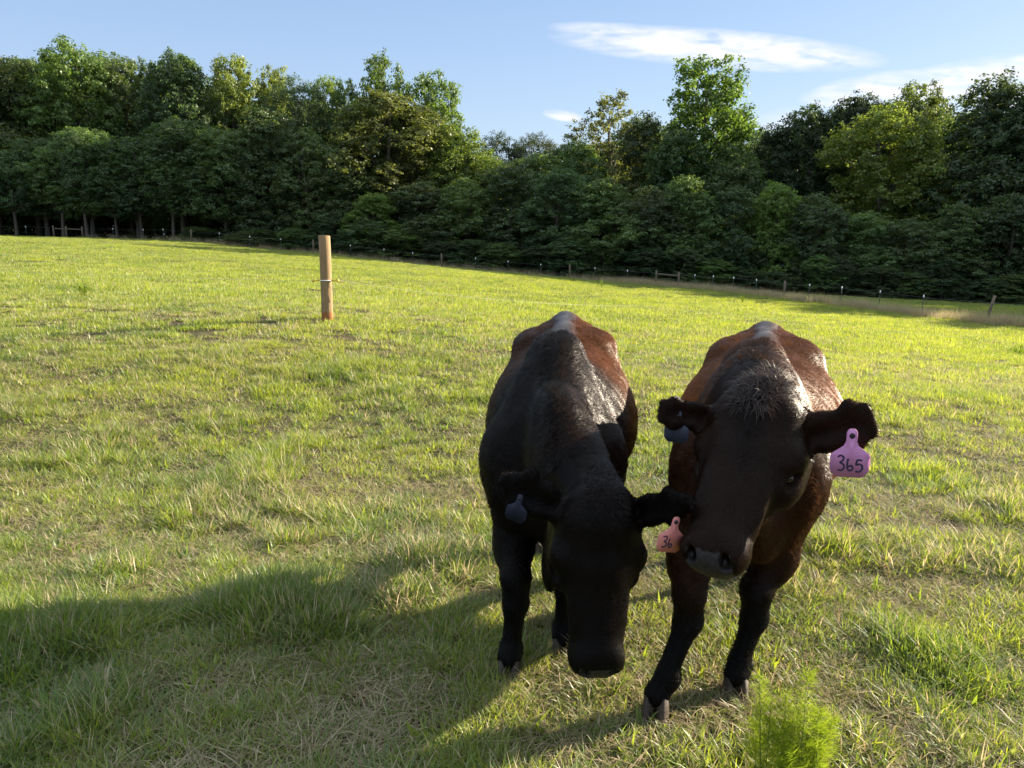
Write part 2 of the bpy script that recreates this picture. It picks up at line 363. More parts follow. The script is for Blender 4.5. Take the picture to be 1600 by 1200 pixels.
# tall dry grass along the far fence
fence_px = [(-60, 368, 66), (0, 371, 65), (85, 376, 64), (105, 377, 64), (130, 378, 64), (300, 385, 61), (490, 396, 58.5), (690, 417, 56), (890, 438, 53.5), (1025, 448, 50), (1225, 468, 42), (1540, 507, 31), (1700, 528, 27)]
fpts = [gpt_ for gpt_ in [P(*a) for a in fence_px]]
def fence_at(t):
    i = min(int(t), len(fpts) - 2); f = t - i; p = fpts[i] * (1 - f) + fpts[i + 1] * f; return np.array([p[0], p[1], tz1(p[0], p[1])])
fx_ = np.array([p[0] for p in fpts]); fy_ = np.array([p[1] for p in fpts])
n = 2400; fr = rng.uniform(0, 1, n); s = np.where(fr < .75, rng.uniform(8.6, 11.9, n), rng.uniform(4, 9, n)); i_ = np.minimum(s.astype(int), 11); f_ = s - i_
x = fx_[i_] * (1 - f_) + fx_[i_ + 1] * f_ + rng.normal(0, .5, n); y = fy_[i_] * (1 - f_) + fy_[i_ + 1] * f_ + rng.normal(0.1, .6, n)
pts.append(np.c_[x, y, tz(x, y)]); rots.append(np.c_[np.zeros((n, 2)), rng.uniform(0, 6.28, n)]); sz = rng.uniform(.45, 1.0, (n, 1)) * np.array([[1, 1, .9]]); scl.append(sz); vid.append(20 + rng.integers(0, 3, n)); tin.append(np.full(n, .8)); dryn.append(np.full(n, .93))

pts, rots, scl, vid, tin, dryn = map(np.concatenate, (pts, rots, scl, vid, tin, dryn))
gm = bpy.data.meshes.new('grass'); gm.vertices.add(len(pts)); gm.vertices.foreach_set('co', pts.astype(np.float32).ravel())
for nm, ty, key, dat in (('rot', 'FLOAT_VECTOR', 'vector', rots), ('scl', 'FLOAT_VECTOR', 'vector', scl), ('vid', 'INT', 'value', vid), ('tint', 'FLOAT', 'value', tin), ('dryness', 'FLOAT', 'value', dryn)):
    at = gm.attributes.new(nm, ty, 'POINT'); at.data.foreach_set(key, dat.astype(np.int32 if ty == 'INT' else np.float32).ravel())
grass = bpy.data.objects.new('grass', gm); C.objects.link(grass)
tag(grass, 'sunlit yellow green pasture grass with dry straw and tufts', 'grass', kind='stuff')
ng = bpy.data.node_groups.new('grass_scatter', 'GeometryNodeTree')
ng.interface.new_socket('Geometry', in_out='INPUT', socket_type='NodeSocketGeometry'); ng.interface.new_socket('Geometry', in_out='OUTPUT', socket_type='NodeSocketGeometry')
gi = ng.nodes.new('NodeGroupInput'); go = ng.nodes.new('NodeGroupOutput'); jn = ng.nodes.new('GeometryNodeGeometryToInstance')
# Object Info as instance outputs, joined; the join order is the reverse of the link order
for o in reversed(protos):
    inf = ng.nodes.new('GeometryNodeObjectInfo'); inf.inputs['Object'].default_value = o; inf.inputs['As Instance'].default_value = True
    ng.links.new(inf.outputs['Geometry'], jn.inputs[0])
ng.nodes.remove(jn); jn = ng.nodes.new('GeometryNodeJoinGeometry')
infs = [n for n in ng.nodes if n.bl_idname == 'GeometryNodeObjectInfo']
for inf in infs: ng.links.new(inf.outputs['Geometry'], jn.inputs[0])
iop = ng.nodes.new('GeometryNodeInstanceOnPoints'); iop.inputs['Pick Instance'].default_value = True
def na(name, ty):
    a = ng.nodes.new('GeometryNodeInputNamedAttribute'); a.data_type = ty; a.inputs[0].default_value = name; return a.outputs['Attribute']
e2r = ng.nodes.new('FunctionNodeEulerToRotation'); ng.links.new(na('rot', 'FLOAT_VECTOR'), e2r.inputs[0])
ng.links.new(gi.outputs[0], iop.inputs['Points']); ng.links.new(jn.outputs[0], iop.inputs['Instance'])
ng.links.new(na('vid', 'INT'), iop.inputs['Instance Index']); ng.links.new(e2r.outputs[0], iop.inputs['Rotation']); ng.links.new(na('scl', 'FLOAT_VECTOR'), iop.inputs['Scale'])
ng.links.new(iop.outputs[0], go.inputs[0])
md = grass.modifiers.new('scatter', 'NODES'); md.node_group = ng

# ------------------------------------------------------------------ trees
m_leaf, nt = newmat('tree_leaf')
oi = N(nt, 'ShaderNodeObjectInfo'); va = attr(nt, 'var').outputs['Fac']
tw = N(nt, 'ShaderNodeMapRange'); L(nt, va, tw.inputs[0]); tw.inputs[3].default_value = 0.62; tw.inputs[4].default_value = 1.35
g = mixc(nt, 1.0, oi.outputs['Color'], tw.outputs[0], 'MULTIPLY')
df = N(nt, 'ShaderNodeBsdfDiffuse'); L(nt, g, df.inputs[0])
tr = N(nt, 'ShaderNodeBsdfTranslucent'); L(nt, mixc(nt, 1.0, g, (1.7, 1.7, 0.7), 'MULTIPLY'), tr.inputs[0])
gl = N(nt, 'ShaderNodeBsdfGlossy', i_Roughness=0.45)
ms = N(nt, 'ShaderNodeMixShader', i_Fac=0.42); L(nt, df.outputs[0], ms.inputs[1]); L(nt, tr.outputs[0], ms.inputs[2])
ms2 = N(nt, 'ShaderNodeMixShader', i_Fac=0.022); L(nt, ms.outputs[0], ms2.inputs[1]); L(nt, gl.outputs[0], ms2.inputs[2]); out(nt, ms2.outputs[0])
m_bark = simple('bark', (0.05, 0.04, 0.03), 0.9, 0.1, noise=(6.0, (3, 3, .6), (0.14, 0.12, 0.10)), bump=0.5)

def crown(kind):
    """16 m tall tree, crown radius about 4 m -> (leaf object, trunk object)"""
    cl = []
    if kind == 'broad': z0, z1, nc, R0, cr = 4.0, 15.6, 95, 4.1, (0.75, 1.35)
    elif kind == 'bushy': z0, z1, nc, R0, cr = 0.6, 15.4, 120, 4.2, (0.7, 1.35)
    elif kind == 'tall': z0, z1, nc, R0, cr = 4.0, 15.7, 130, 3.7, (0.5, 1.05)
    elif kind == 'sparse': z0, z1, nc, R0, cr = 5.0, 15.7, 105, 3.6, (0.4, 0.9)
    elif kind == 'pole': z0, z1, nc, R0, cr = 6.2, 15.7, 80, 3.6, (0.6, 1.1)
    elif kind == 'pine': z0, z1, nc, R0, cr = 9.5, 15.8, 60, 4.0, (0.7, 1.2)
    elif kind == 'shrub': z0, z1, nc, R0, cr = 0.3, 15.0, 80, 4.4, (0.8, 1.5)
    # a few big lobes make the outline uneven
    lob = [(rng.uniform(0, 6.28), rng.uniform(0.2, 1.0), rng.uniform(0.45, 1.45)) for _ in range(14)]
    tries = 0
    while len(cl) < nc and tries < 9000:
        tries += 1
        h = rng.uniform(0, 1); a = rng.uniform(0, 6.283)
        if kind in ('tall', 'sparse'): prof = (math.sin(math.pi * min(1, h * 0.78 + 0.14)) ** 0.5) * (1.05 - 0.22 * h)
        elif kind in ('bushy', 'shrub'): prof = math.sqrt(max(0.0, 1 - max(0, (h - 0.25) / 0.75) ** 2.2)) * (0.82 + 0.18 * min(1, h * 3))
        else: prof = math.sqrt(max(0.0, 1 - (2 * h - 0.85) ** 2 / 1.35)) if h > 0.0 else 0
        lf = 1.0
        for la, lh, lr in lob:
            d = math.cos(a - la) * 0.5 + 0.5; lf += (lr - 1) * 1.5 * max(0, d - .5) * math.exp(-((h - lh) / 0.15) ** 2)
        r = R0 * prof * lf * (rng.uniform(0.25, 1) ** 0.42)
        p = np.array([r * math.cos(a), r * math.sin(a), z0 + (z1 - z0) * h])
        cs = rng.uniform(*cr)
        if all(np.linalg.norm((p - c) * (1, 1, 1.3)) > 0.62 * (cs + s_) for c, s_ in cl[-60:]): cl.append((p, cs))
    nl = {'broad': 340, 'bushy': 340, 'tall': 290, 'sparse': 190, 'pine': 360, 'pole': 300, 'shrub': 320}[kind]
    Vs = []; var = []
    for c, cs in cl:
        n = int(nl * cs * cs * 1.25) + 20
        d = rng.standard_normal((n, 3)); d /= np.linalg.norm(d, axis=1)[:, None]
        rr = cs * rng.uniform(0.35, 1.12, n) ** 0.6
        pos = c + d * rr[:, None] * (1.1, 1.1, 0.9)
        nt_ = max(6, n // 22); tw_ = pos[rng.integers(0, n, nt_)]; pos = tw_[rng.integers(0, nt_, n)] + rng.normal(0, 1, (n, 3)) * (.17, .17, .12); d = (pos - c) / (np.linalg.norm(pos - c, axis=1)[:, None] + 1e-6)
        if kind in ('broad', 'bushy', 'shrub'): pos[:, 2] -= 0.06 * ((pos[:, :2] - c[:2]) ** 2).sum(1) / cs
        nn = d * (0.8, 0.8, 1) + (0, 0, 0.55) + rng.standard_normal((n, 3)) * 0.55; nn /= np.linalg.norm(nn, axis=1)[:, None]
        t1 = np.cross(nn, rng.standard_normal((n, 3))); t1 /= np.linalg.norm(t1, axis=1)[:, None]; t2 = np.cross(nn, t1)
        ln = rng.uniform(0.07, 0.15, n)[:, None] * (0.7 if kind == 'pine' else 1); wn = ln * rng.uniform(0.45, 0.8, n)[:, None]
        q4 = np.stack([pos - t1 * ln, pos + t2 * wn, pos + t1 * ln, pos - t2 * wn], 1); Vs.append(q4.reshape(-1, 3))
        var.append(np.repeat(np.clip(rng.normal(0.5, 0.22, n) + rng.normal(0, .15), 0, 1), 4))
    V = np.concatenate(Vs); var = np.concatenate(var); f = np.arange(len(V)).reshape(-1, 4)
    lo = mesh('crown', V, f, m_leaf, attrs={'var': var}, link=False)
    tb = MB(); ph = rng.uniform(0, 6.28); top = z1 - 1.5
    zs = np.linspace(-0.4, top, 12); tpv = np.c_[0.22 * np.sin(zs * .35 + ph) * zs / 8, 0.2 * np.cos(zs * .3 + ph) * zs / 8, zs]
    rd = 0.24 * (1 - zs / (top + 2)) ** 0.8 + 0.02; rd[0] *= 1.5; rd[1] *= 1.1
    tb.tube(tpv, rd, 8)
    order = rng.permutation(len(cl))[:26]
    for j in order:
        c, cs = cl[j]; zb = max(z0 * 0.7, c[2] - 0.6 * math.hypot(c[0], c[1]) - 0.8); zb = min(zb, top - .3)
        k = np.interp(zb, zs, np.arange(12)); b0 = np.array([np.interp(zb, zs, tpv[:, 0]), np.interp(zb, zs, tpv[:, 1]), zb]); r0 = np.interp(zb, zs, rd) * 0.5
        mid = (b0 + c) / 2 + np.array([0, 0, 0.25]) + rng.normal(0, .12, 3)
        tb.tube([b0, mid, c], [r0, r0 * .6, 0.015], 5)
    to = tb.build('trunk', m_bark, link=False, smooth=True)
    return lo, to
TK = {'broad': [crown('broad') for _ in range(4)], 'bushy': [crown('bushy') for _ in range(4)], 'tall': [crown('tall') for _ in range(3)],
      'sparse': [crown('sparse') for _ in range(2)], 'pole': [crown('pole') for _ in range(3)], 'pine': [crown('pine') for _ in range(3)], 'shrub': [crown('shrub') for _ in range(2)]}
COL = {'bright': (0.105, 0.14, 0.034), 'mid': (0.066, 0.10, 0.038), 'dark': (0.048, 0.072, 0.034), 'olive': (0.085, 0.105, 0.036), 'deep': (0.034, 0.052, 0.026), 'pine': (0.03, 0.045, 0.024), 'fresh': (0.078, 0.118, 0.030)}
tcount = 0
def tree(px, top, Y, wpx, kind, col, label, group=None, name=None, x=None, height=None):
    global tcount
    tcount += 1
    pt = P(px, top, Y); gx0 = pt[0] if x is None else x; g0 = tz1(gx0, Y); h = (pt[2] - g0) if height is None else height
    wr = wpx / 2 / F * Y * (1.0 if x is None else 1)
    root = empty(name or {'pine': 'pine_tree', 'shrub': 'shrub'}.get(kind, 'broadleaf_tree'), (gx0, Y, g0 - 0.05), rng.uniform(0, 6.28))
    lo, to = TK[kind][tcount % len(TK[kind])]
    sc = (wr / 4.1, wr / 4.1, h / 15.9)
    for src, nm in ((to, 'trunk'), (lo, 'crown')):
        o = src.copy(); o.name = nm; C.objects.link(o); o.parent = root; o.scale = sc if nm == 'crown' else (min(sc[0], 1.1), min(sc[0], 1.1), sc[2]) if sc[0] < 0 else sc
        if nm == 'crown':
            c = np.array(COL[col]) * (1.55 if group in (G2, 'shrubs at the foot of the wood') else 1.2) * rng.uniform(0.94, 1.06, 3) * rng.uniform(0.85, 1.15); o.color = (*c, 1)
    tag(root, label, 'shrub' if kind == 'shrub' else 'tree', group)
    return root
G2 = 'lower trees along the front of the wood'
G1 = 'trees forming the skyline of the wood'
sky_trees = [
 (-30, 84, 72, 150, 'broad', 'olive', 'olive leafy tree cut off by the left edge of the photo'),
 (35, 100, 75, 120, 'broad', 'mid', 'leafy tree just left of the tallest sunlit tree on the left'),
 (108, 64, 74, 125, 'broad', 'fresh', 'tallest rounded sunlit tree at the left end of the wood'),
 (185, 92, 76, 90, 'tall', 'mid', 'thin leafy tree directly right of the tall rounded tree on the left'),
 (228, 97, 78, 60, 'tall', 'mid', 'slim loose tree filling the dip before the dark domed tree'),
 (273, 90, 74, 120, 'broad', 'dark', 'dark domed tree with sky gaps in its crown, left part of the wood'),
 (355, 88, 75, 95, 'tall', 'bright', 'bright yellow green pointed tree between the dark domed tree and the low pair'),
 (424, 107, 77, 80, 'tall', 'bright', 'bright loose treetop behind the dark crown left of the near post'),
 (462, 128, 73, 100, 'pine', 'dark', 'dark small rounded treetop above the near wooden post'),
 (505, 121, 75, 66, 'tall', 'bright', 'narrow bright spire shaped tree right above the near wooden post'),
 (540, 126, 74, 62, 'tall', 'mid', 'small dull treetop between the bright spire and the twin tall trees'),
 (602, 95, 74, 104, 'tall', 'fresh', 'tall loose tree, left one of the twin tall trees by the skyline gap'),
 (682, 115, 74, 104, 'tall', 'fresh', 'tall loose tree, right one of the twin tall trees by the skyline gap'),
 (600, 150, 70, 170, 'broad', 'olive', 'pale olive tree with a visible light trunk in front of the twin tall trees'),
 (712, 195, 71, 120, 'broad', 'fresh', 'sunlit tree stepping down to the skyline gap'),
 (752, 243, 70, 100, 'broad', 'bright', 'small yellow green tree at the foot of the skyline gap'),
 (780, 214, 90, 90, 'pine', 'pine', 'far dark pine, left one of the pair seen in the skyline gap'),
 (832, 214, 92, 90, 'pine', 'pine', 'far dark pine, right one of the pair seen in the skyline gap'),
 (838, 238, 71, 130, 'bushy', 'mid', 'bushy mid green tree right of the skyline gap under the small cloud'),
 (905, 222, 70, 110, 'bushy', 'mid', 'bushy green tree left of the wispy treetop'),
 (958, 150, 71, 130, 'sparse', 'olive', 'wispy treetop with thin airy branches left of the tallest tree'),
 (1010, 178, 69, 110, 'bushy', 'dark', 'dark tree between the wispy treetop and the tallest tree'),
 (1108, 94, 68, 175, 'tall', 'fresh', 'tallest tree of the wood, sunlit and full of gaps, below the long cloud'),
 (1062, 200, 66, 120, 'bushy', 'mid', 'green tree at the left foot of the tallest tree'),
 (1150, 225, 65, 120, 'bushy', 'mid', 'green tree at the right foot of the tallest tree'),
 (1212, 195, 70, 110, 'bushy', 'deep', 'dark rounded tree directly right of the tallest tree'),
 (1275, 160, 70, 130, 'bushy', 'deep', 'dark dense tree left of the pale sunlit tree on the right'),
 (1345, 148, 72, 120, 'broad', 'deep', 'dark treetop under the right hand cloud'),
 (1440, 132, 72, 120, 'tall', 'olive', 'loose sunlit treetop in front of the right hand cloud'),
 (1385, 172, 64, 170, 'broad', 'bright', 'large pale sunlit tree standing forward on the right'),
 (1480, 190, 67, 110, 'bushy', 'mid', 'yellow green tree wedged before the dark tree at the right edge'),
 (1560, 122, 64, 190, 'bushy', 'dark', 'big dark tree near the right edge of the photo'),
 (1660, 110, 62, 200, 'bushy', 'dark', 'dark tree cut off by the right edge of the photo')]
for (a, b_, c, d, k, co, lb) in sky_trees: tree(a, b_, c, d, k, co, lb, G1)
G2 = 'lower trees along the front of the wood'
front = [
 (-20, 210, 68, 130, 'broad', 'mid', 'leafy tree with low branches at the far left edge'),
 (60, 215, 68, 110, 'broad', 'dark', 'dark tree behind the braced fence at the left'),
 (130, 200, 67, 110, 'broad', 'mid', 'tree with bare trunks above the braced fence'),
 (205, 215, 67, 120, 'broad', 'dark', 'dark tree right of the braced fence'),
 (275, 190, 67, 130, 'broad', 'dark', 'shaded tree below the dark domed tree'),
 (345, 200, 66, 120, 'broad', 'mid', 'shaded tree below the bright pointed tree'),
 (410, 170, 67, 130, 'bushy', 'dark', 'shaded dense tree left of the near wooden post'),
 (475, 200, 66, 120, 'bushy', 'mid', 'mid green tree straight above the near wooden post'),
 (545, 260, 65, 110, 'bushy', 'dark', 'dark tree just right of the near wooden post'),
 (580, 300, 63, 90, 'bushy', 'fresh', 'low fresh green tree below the pale olive tree'),
 (655, 285, 64, 120, 'bushy', 'dark', 'low dark rounded tree right of the pale olive tree'),
 (730, 275, 64, 110, 'bushy', 'mid', 'low tree below the skyline gap'),
 (800, 255, 64, 130, 'bushy', 'dark', 'dense dark tree in the middle of the wood'),
 (870, 262, 62, 120, 'bushy', 'dark', 'dense rounded tree above the left cow'),
 (940, 280, 61, 130, 'bushy', 'mid', 'dense rounded tree straight below the wispy treetop'),
 (1015, 290, 60, 110, 'bushy', 'dark', 'low dark tree left below the tallest tree'),
 (1075, 275, 60, 110, 'bushy', 'mid', 'green tree straight below the tallest tree'),
 (1145, 290, 59, 100, 'bushy', 'dark', 'dark tree above the right cow'),
 (1215, 285, 58, 90, 'bushy', 'fresh', 'pointed fresh green tree above the right cow'),
 (1280, 300, 58, 120, 'bushy', 'dark', 'dark low tree left below the pale sunlit tree'),
 (1350, 330, 57, 110, 'bushy', 'mid', 'low green tree below the pale sunlit tree'),
 (1425, 340, 57, 120, 'bushy', 'dark', 'low dark tree behind the white tipped stakes'),
 (1500, 320, 56, 120, 'bushy', 'mid', 'low green tree behind the leaning fence post'),
 (1585, 300, 55, 130, 'bushy', 'dark', 'low dark tree at the right edge'),
 (1690, 280, 54, 150, 'bushy', 'dark', 'low dark tree just beyond the right edge')]
front += [(12, 235, 65.5, 80, 'pole', 'dark', 'slender trunked tree at the left edge behind the fence'), (86, 228, 65.8, 90, 'pole', 'mid', 'tree with a bare grey trunk rising behind the brace rail'),
 (121, 205, 65.3, 80, 'pole', 'dark', 'tree with the palest straight bare trunk, just right of the brace rail'), (172, 240, 65.6, 70, 'pole', 'mid', 'first slim bare trunk right of the palest trunk'),
 (212, 250, 66, 80, 'pole', 'dark', 'slim dark trunk between the palest trunk and the next fence post'), (262, 245, 65.2, 80, 'pole', 'mid', 'slim tree behind the fence post left of the near post')]
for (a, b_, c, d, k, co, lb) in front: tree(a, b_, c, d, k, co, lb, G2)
# shrubs at the foot of the wood
for i, (x0, y0) in enumerate([(-52, 72), (-58, 70), (-64, 73), (-70, 69), (-76, 72), (-56, 82), (-68, 82)]):
    tree(0, 0, y0, 10.0 / y0 * F, 'broad', ['dark', 'mid'][i % 2], 'dark tree of the wood beyond the left edge', 'trees beyond the left edge', x=x0, height=17.0 + 1.2 * (i % 3))
G3 = 'shrubs at the foot of the wood'
for i in range(34):
    a = -40 + i * 52 + rng.uniform(-14, 14); Y = np.interp(a, [0, 600, 1200, 1650], [66.5, 61.5, 55.5, 52]); g0 = tz1(P(a, 400, Y)[0], Y)
    ht = rng.uniform(1.6, 3.2) if a > 420 else rng.uniform(.8, 1.8)
    py = 390 + 0; x0 = (a - 800) / F * Y * 1.01
    if a < 300: continue
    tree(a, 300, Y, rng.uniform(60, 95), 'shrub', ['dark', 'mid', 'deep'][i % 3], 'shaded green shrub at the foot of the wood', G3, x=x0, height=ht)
# trees filling the depth of the wood
G4 = 'trees deep inside the wood'
for i in range(44):
    a = -60 + (i % 22) * 80 + rng.uniform(-20, 20); Y = 80 + 9 * (i // 22) + rng.uniform(-3, 3)
    topc = np.interp(a, [0, 100, 270, 500, 690, 760, 850, 960, 1110, 1200, 1350, 1600], [130, 100, 130, 165, 190, 262, 262, 225, 190, 225, 190, 165]) + rng.uniform(-28, 12)
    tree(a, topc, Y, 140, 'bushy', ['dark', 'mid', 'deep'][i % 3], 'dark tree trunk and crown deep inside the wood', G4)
# trees of the same wood beyond the right edge (they shade the foot of the wood)
for i, (x0, y0) in enumerate([(46, 58), (53, 53), (60, 49), (67, 46), (75, 43), (48, 66), (58, 62), (70, 55), (83, 50), (84, 41)]):
    tree(0, 0, y0, 11.0 / y0 * F, 'bushy', ['dark', 'mid'][i % 2], 'dark tree of the wood beyond the right edge', 'trees beyond the right edge', x=x0, height=16.5 + 1.5 * (i % 3))

# ------------------------------------------------------------------ fences
m_wood = simple('weathered_post', (0.08, 0.06, 0.042), 0.85, 0.12, noise=(9.0, (6, 6, .5), (0.16, 0.13, 0.09)), bump=0.4)
m_newwood = simple('treated_pine', (0.17, 0.11, 0.055), 0.8, 0.15, noise=(14.0, (7, 7, .35), (0.32, 0.22, 0.12)), bump=0.35)
m_clay = simple('red_clay_stain', (0.34, 0.13, 0.05), 0.9, 0.1, noise=(30.0, (1, 1, 1), (0.20, 0.09, 0.04)))
m_wire = simple('galvanised_wire', (0.20, 0.20, 0.20), 0.6, 0.3, 0.3)
m_poly = simple('white_polywire', (0.42, 0.44, 0.36), 0.6, 0.3)
m_yel = simple('yellow_insulator', (0.62, 0.46, 0.06), 0.45, 0.4)
m_steel = simple('green_steel_stake', (0.03, 0.045, 0.035), 0.6, 0.4)
m_white = simple('white_cap', (0.75, 0.75, 0.72), 0.6, 0.3)
fence = empty('wire_fence', tuple(fence_at(0))); tag(fence, 'long wire fence with wooden posts and white tipped stakes along the wood', 'fence')
def fpart(mb, name, mat, parent=fence, smooth=False):
    o = mb.build(name, mat, None, smooth); o.parent = parent
    loc = np.array(parent.matrix_parent_inverse.translation) * 0
    return o
def rel(o, base):
    me = o.data; n = len(me.vertices); co = np.empty(n * 3, np.float32); me.vertices.foreach_get('co', co)
    co = co.reshape(-1, 3) - np.asarray(base, np.float32); me.vertices.foreach_set('co', co.ravel()); me.update()
FB = np.array(fence.location)
def fp(mb, name, mat, par=fence, base=None, smooth=True):
    o = mb.build(name, mat, None, smooth); rel(o, FB if base is None else base); o.parent = par; return o
def wpost(t, h=1.0, r=0.065, lean=(0, 0)):
    p = fence_at(t); mb = MB(); tp_ = p + (lean[0], lean[1], h)
    mb.tube([p - (0, 0, .2), p + (np.array(lean + (0,)) * .5) + (0, 0, h * .5), tp_], [r, r * .97, r * .94], 10); fp(mb, 'fence_post', m_wood, smooth=False); return p, tp_
tops = {}
for t in (0, 2, 3, 4, 5, 6, 7, 8, 9, 10, 12): tops[t] = wpost(t)[1]
tops[11] = wpost(11, 1.1, 0.06, (0.28, 0.05))[1]
t95 = wpost(9.2)[1]
for a, b_ in ((2, 3), (3, 4)):
    mb = MB(); mb.tube([tops[a] - (0, 0, .25), tops[b_] - (0, 0, .25)], .05, 8); fp(mb, 'brace_rail', m_wood)
mb = MB(); mb.tube([tops[9] - (0, 0, .22), t95 - (0, 0, .22)], .05, 8); fp(mb, 'brace_rail', m_wood)
mb = MB(); a = fence_at(11.05); b2 = fence_at(11.95); mb.tube([a + (0, 0, .12), (a + b2) / 2 + (0, 0, .12), b2 + (0, 0, .1)], .05, 7); fp(mb, 'bottom_rail', m_wood)
st = [(45, 0), (180, 0), (227, 0), (258, 0), (345, 0), (392, 0), (440, 0), (548, 0), (600, 0), (645, 0), (743, 0), (794, 0), (845, 0), (930, 0), (981, 0), (1087, 0), (1116, 0), (1148, 0), (1184, 0), (1268, 0), (1319, 0), (1380, 0), (1449, 0), (1625, 0)]
fpx = np.array([a[0] for a in fence_px], float)
for a, _ in st:
    t = float(np.interp(a, fpx, np.arange(len(fpx)))); p = fence_at(t); p = P(a, 400, p[1]); p[2] = tz1(p[0], p[1])
    mb = MB(); mb.box(p + (0, 0, .33), (.016, .005, .5)); mb.box(p + (0, .012, .33), (.004, .012, .5)); s_o = fp(mb, 'steel_stake', m_steel, smooth=False)
    mb = MB(); mb.tube([p + (0, -.01, .80), p + (0, -.01, .86), p + (0, -.01, .92)], [.03, .032, .02], 8); c_o = fp(mb, 'white_cap', m_white); c_o.parent = s_o
for h in (0.4, 0.85):
    mb = MB(); mb.tube([fence_at(t) + (0, -.06, h - .03 * math.sin(math.pi * (t * 3 % 1))) for t in np.linspace(0, 12, 100)], (.0016 if h < .8 else .0026), 4, cap=False); fp(mb, 'wire_strand', m_wire)

# near post with electric line
pb = gpt(512, 502); hpost = P(512, 368, pb[1])[2] - pb[2]; pr = 20 / 2 / F * pb[1] * 0.88
root = empty('wooden_post', tuple(pb)); tag(root, 'new round wooden post with yellow insulator standing alone in the pasture', 'post')
mb = MB(); zz = [-.15, .0, .3, .6, .9, hpost - .012, hpost]; mb.tube([(0.0005 * k, 0, z_) for k, z_ in enumerate(zz)], [pr * 1.03, pr * 1.02, pr, pr * .995, pr, pr * .99, pr * .93], 28, wob=0.012); o = mb.build('post', m_newwood, root, True)
o.data.shade_smooth()
mb = MB(); th = np.linspace(0, 2 * math.pi, 25); 
mb.tube([((pr + .004) * math.cos(a), (pr + .004) * math.sin(a), 0.60) for a in th], .007, 6, cap=False); mb.build('strap', m_white, root, True)
for sx in (-1, 1):
    mb = MB(); mb.tube([(sx * (pr - .01), -.03, .605), (sx * (pr + .06), -.03, .60), (sx * (pr + .10), -.02, .59)], [.012, .011, .013], 8); mb.tube([(sx * (pr + .10), -.02, .575), (sx * (pr + .10), -.02, .62)], .013, 8); mb.build('insulator', m_yel, root, True)
mb = MB(); mb.tube([(0, 0, -.02), (0, 0, .0), (0, 0, .14)], [pr * 1.06, pr * 1.05, pr * 1.015], 28, cap=False); mb.build('clay_stain', m_clay, root, True)
mb = MB(); mb.tube([(pr + .02, -.04, .6), (pr + .028, -.045, .45), (pr + .02, -.04, .3)], .0035, 5); mb.build('wire_tail', m_wire, root, True)
wl = empty('electric_fence_line', tuple(pb)); tag(wl, 'thin white electric fence line running across the pasture from the near post', 'wire')
ea = P(-120, 415, 15.0); eb = P(1000, 478, 15.5); ec = P(1500, 520, 12.5)
def wire(a, b_, sag, nm='line_strand'):
    t_ = np.linspace(0, 1, 24)[:, None]; pts_ = a * (1 - t_) + b_ * t_; pts_[:, 2] -= (sag * 4 * t_ * (1 - t_))[:, 0]
    mb = MB(); mb.tube(pts_ - pb, .0018, 5, cap=False); mb.build(nm, m_poly, wl, True)
wire(pb + (-pr - .1, -.02, .60), ea, 0.05); wire(pb + (pr + .1, -.02, .60), eb, 0.10); wire(eb, P(1900, 560, 16.5), .05)

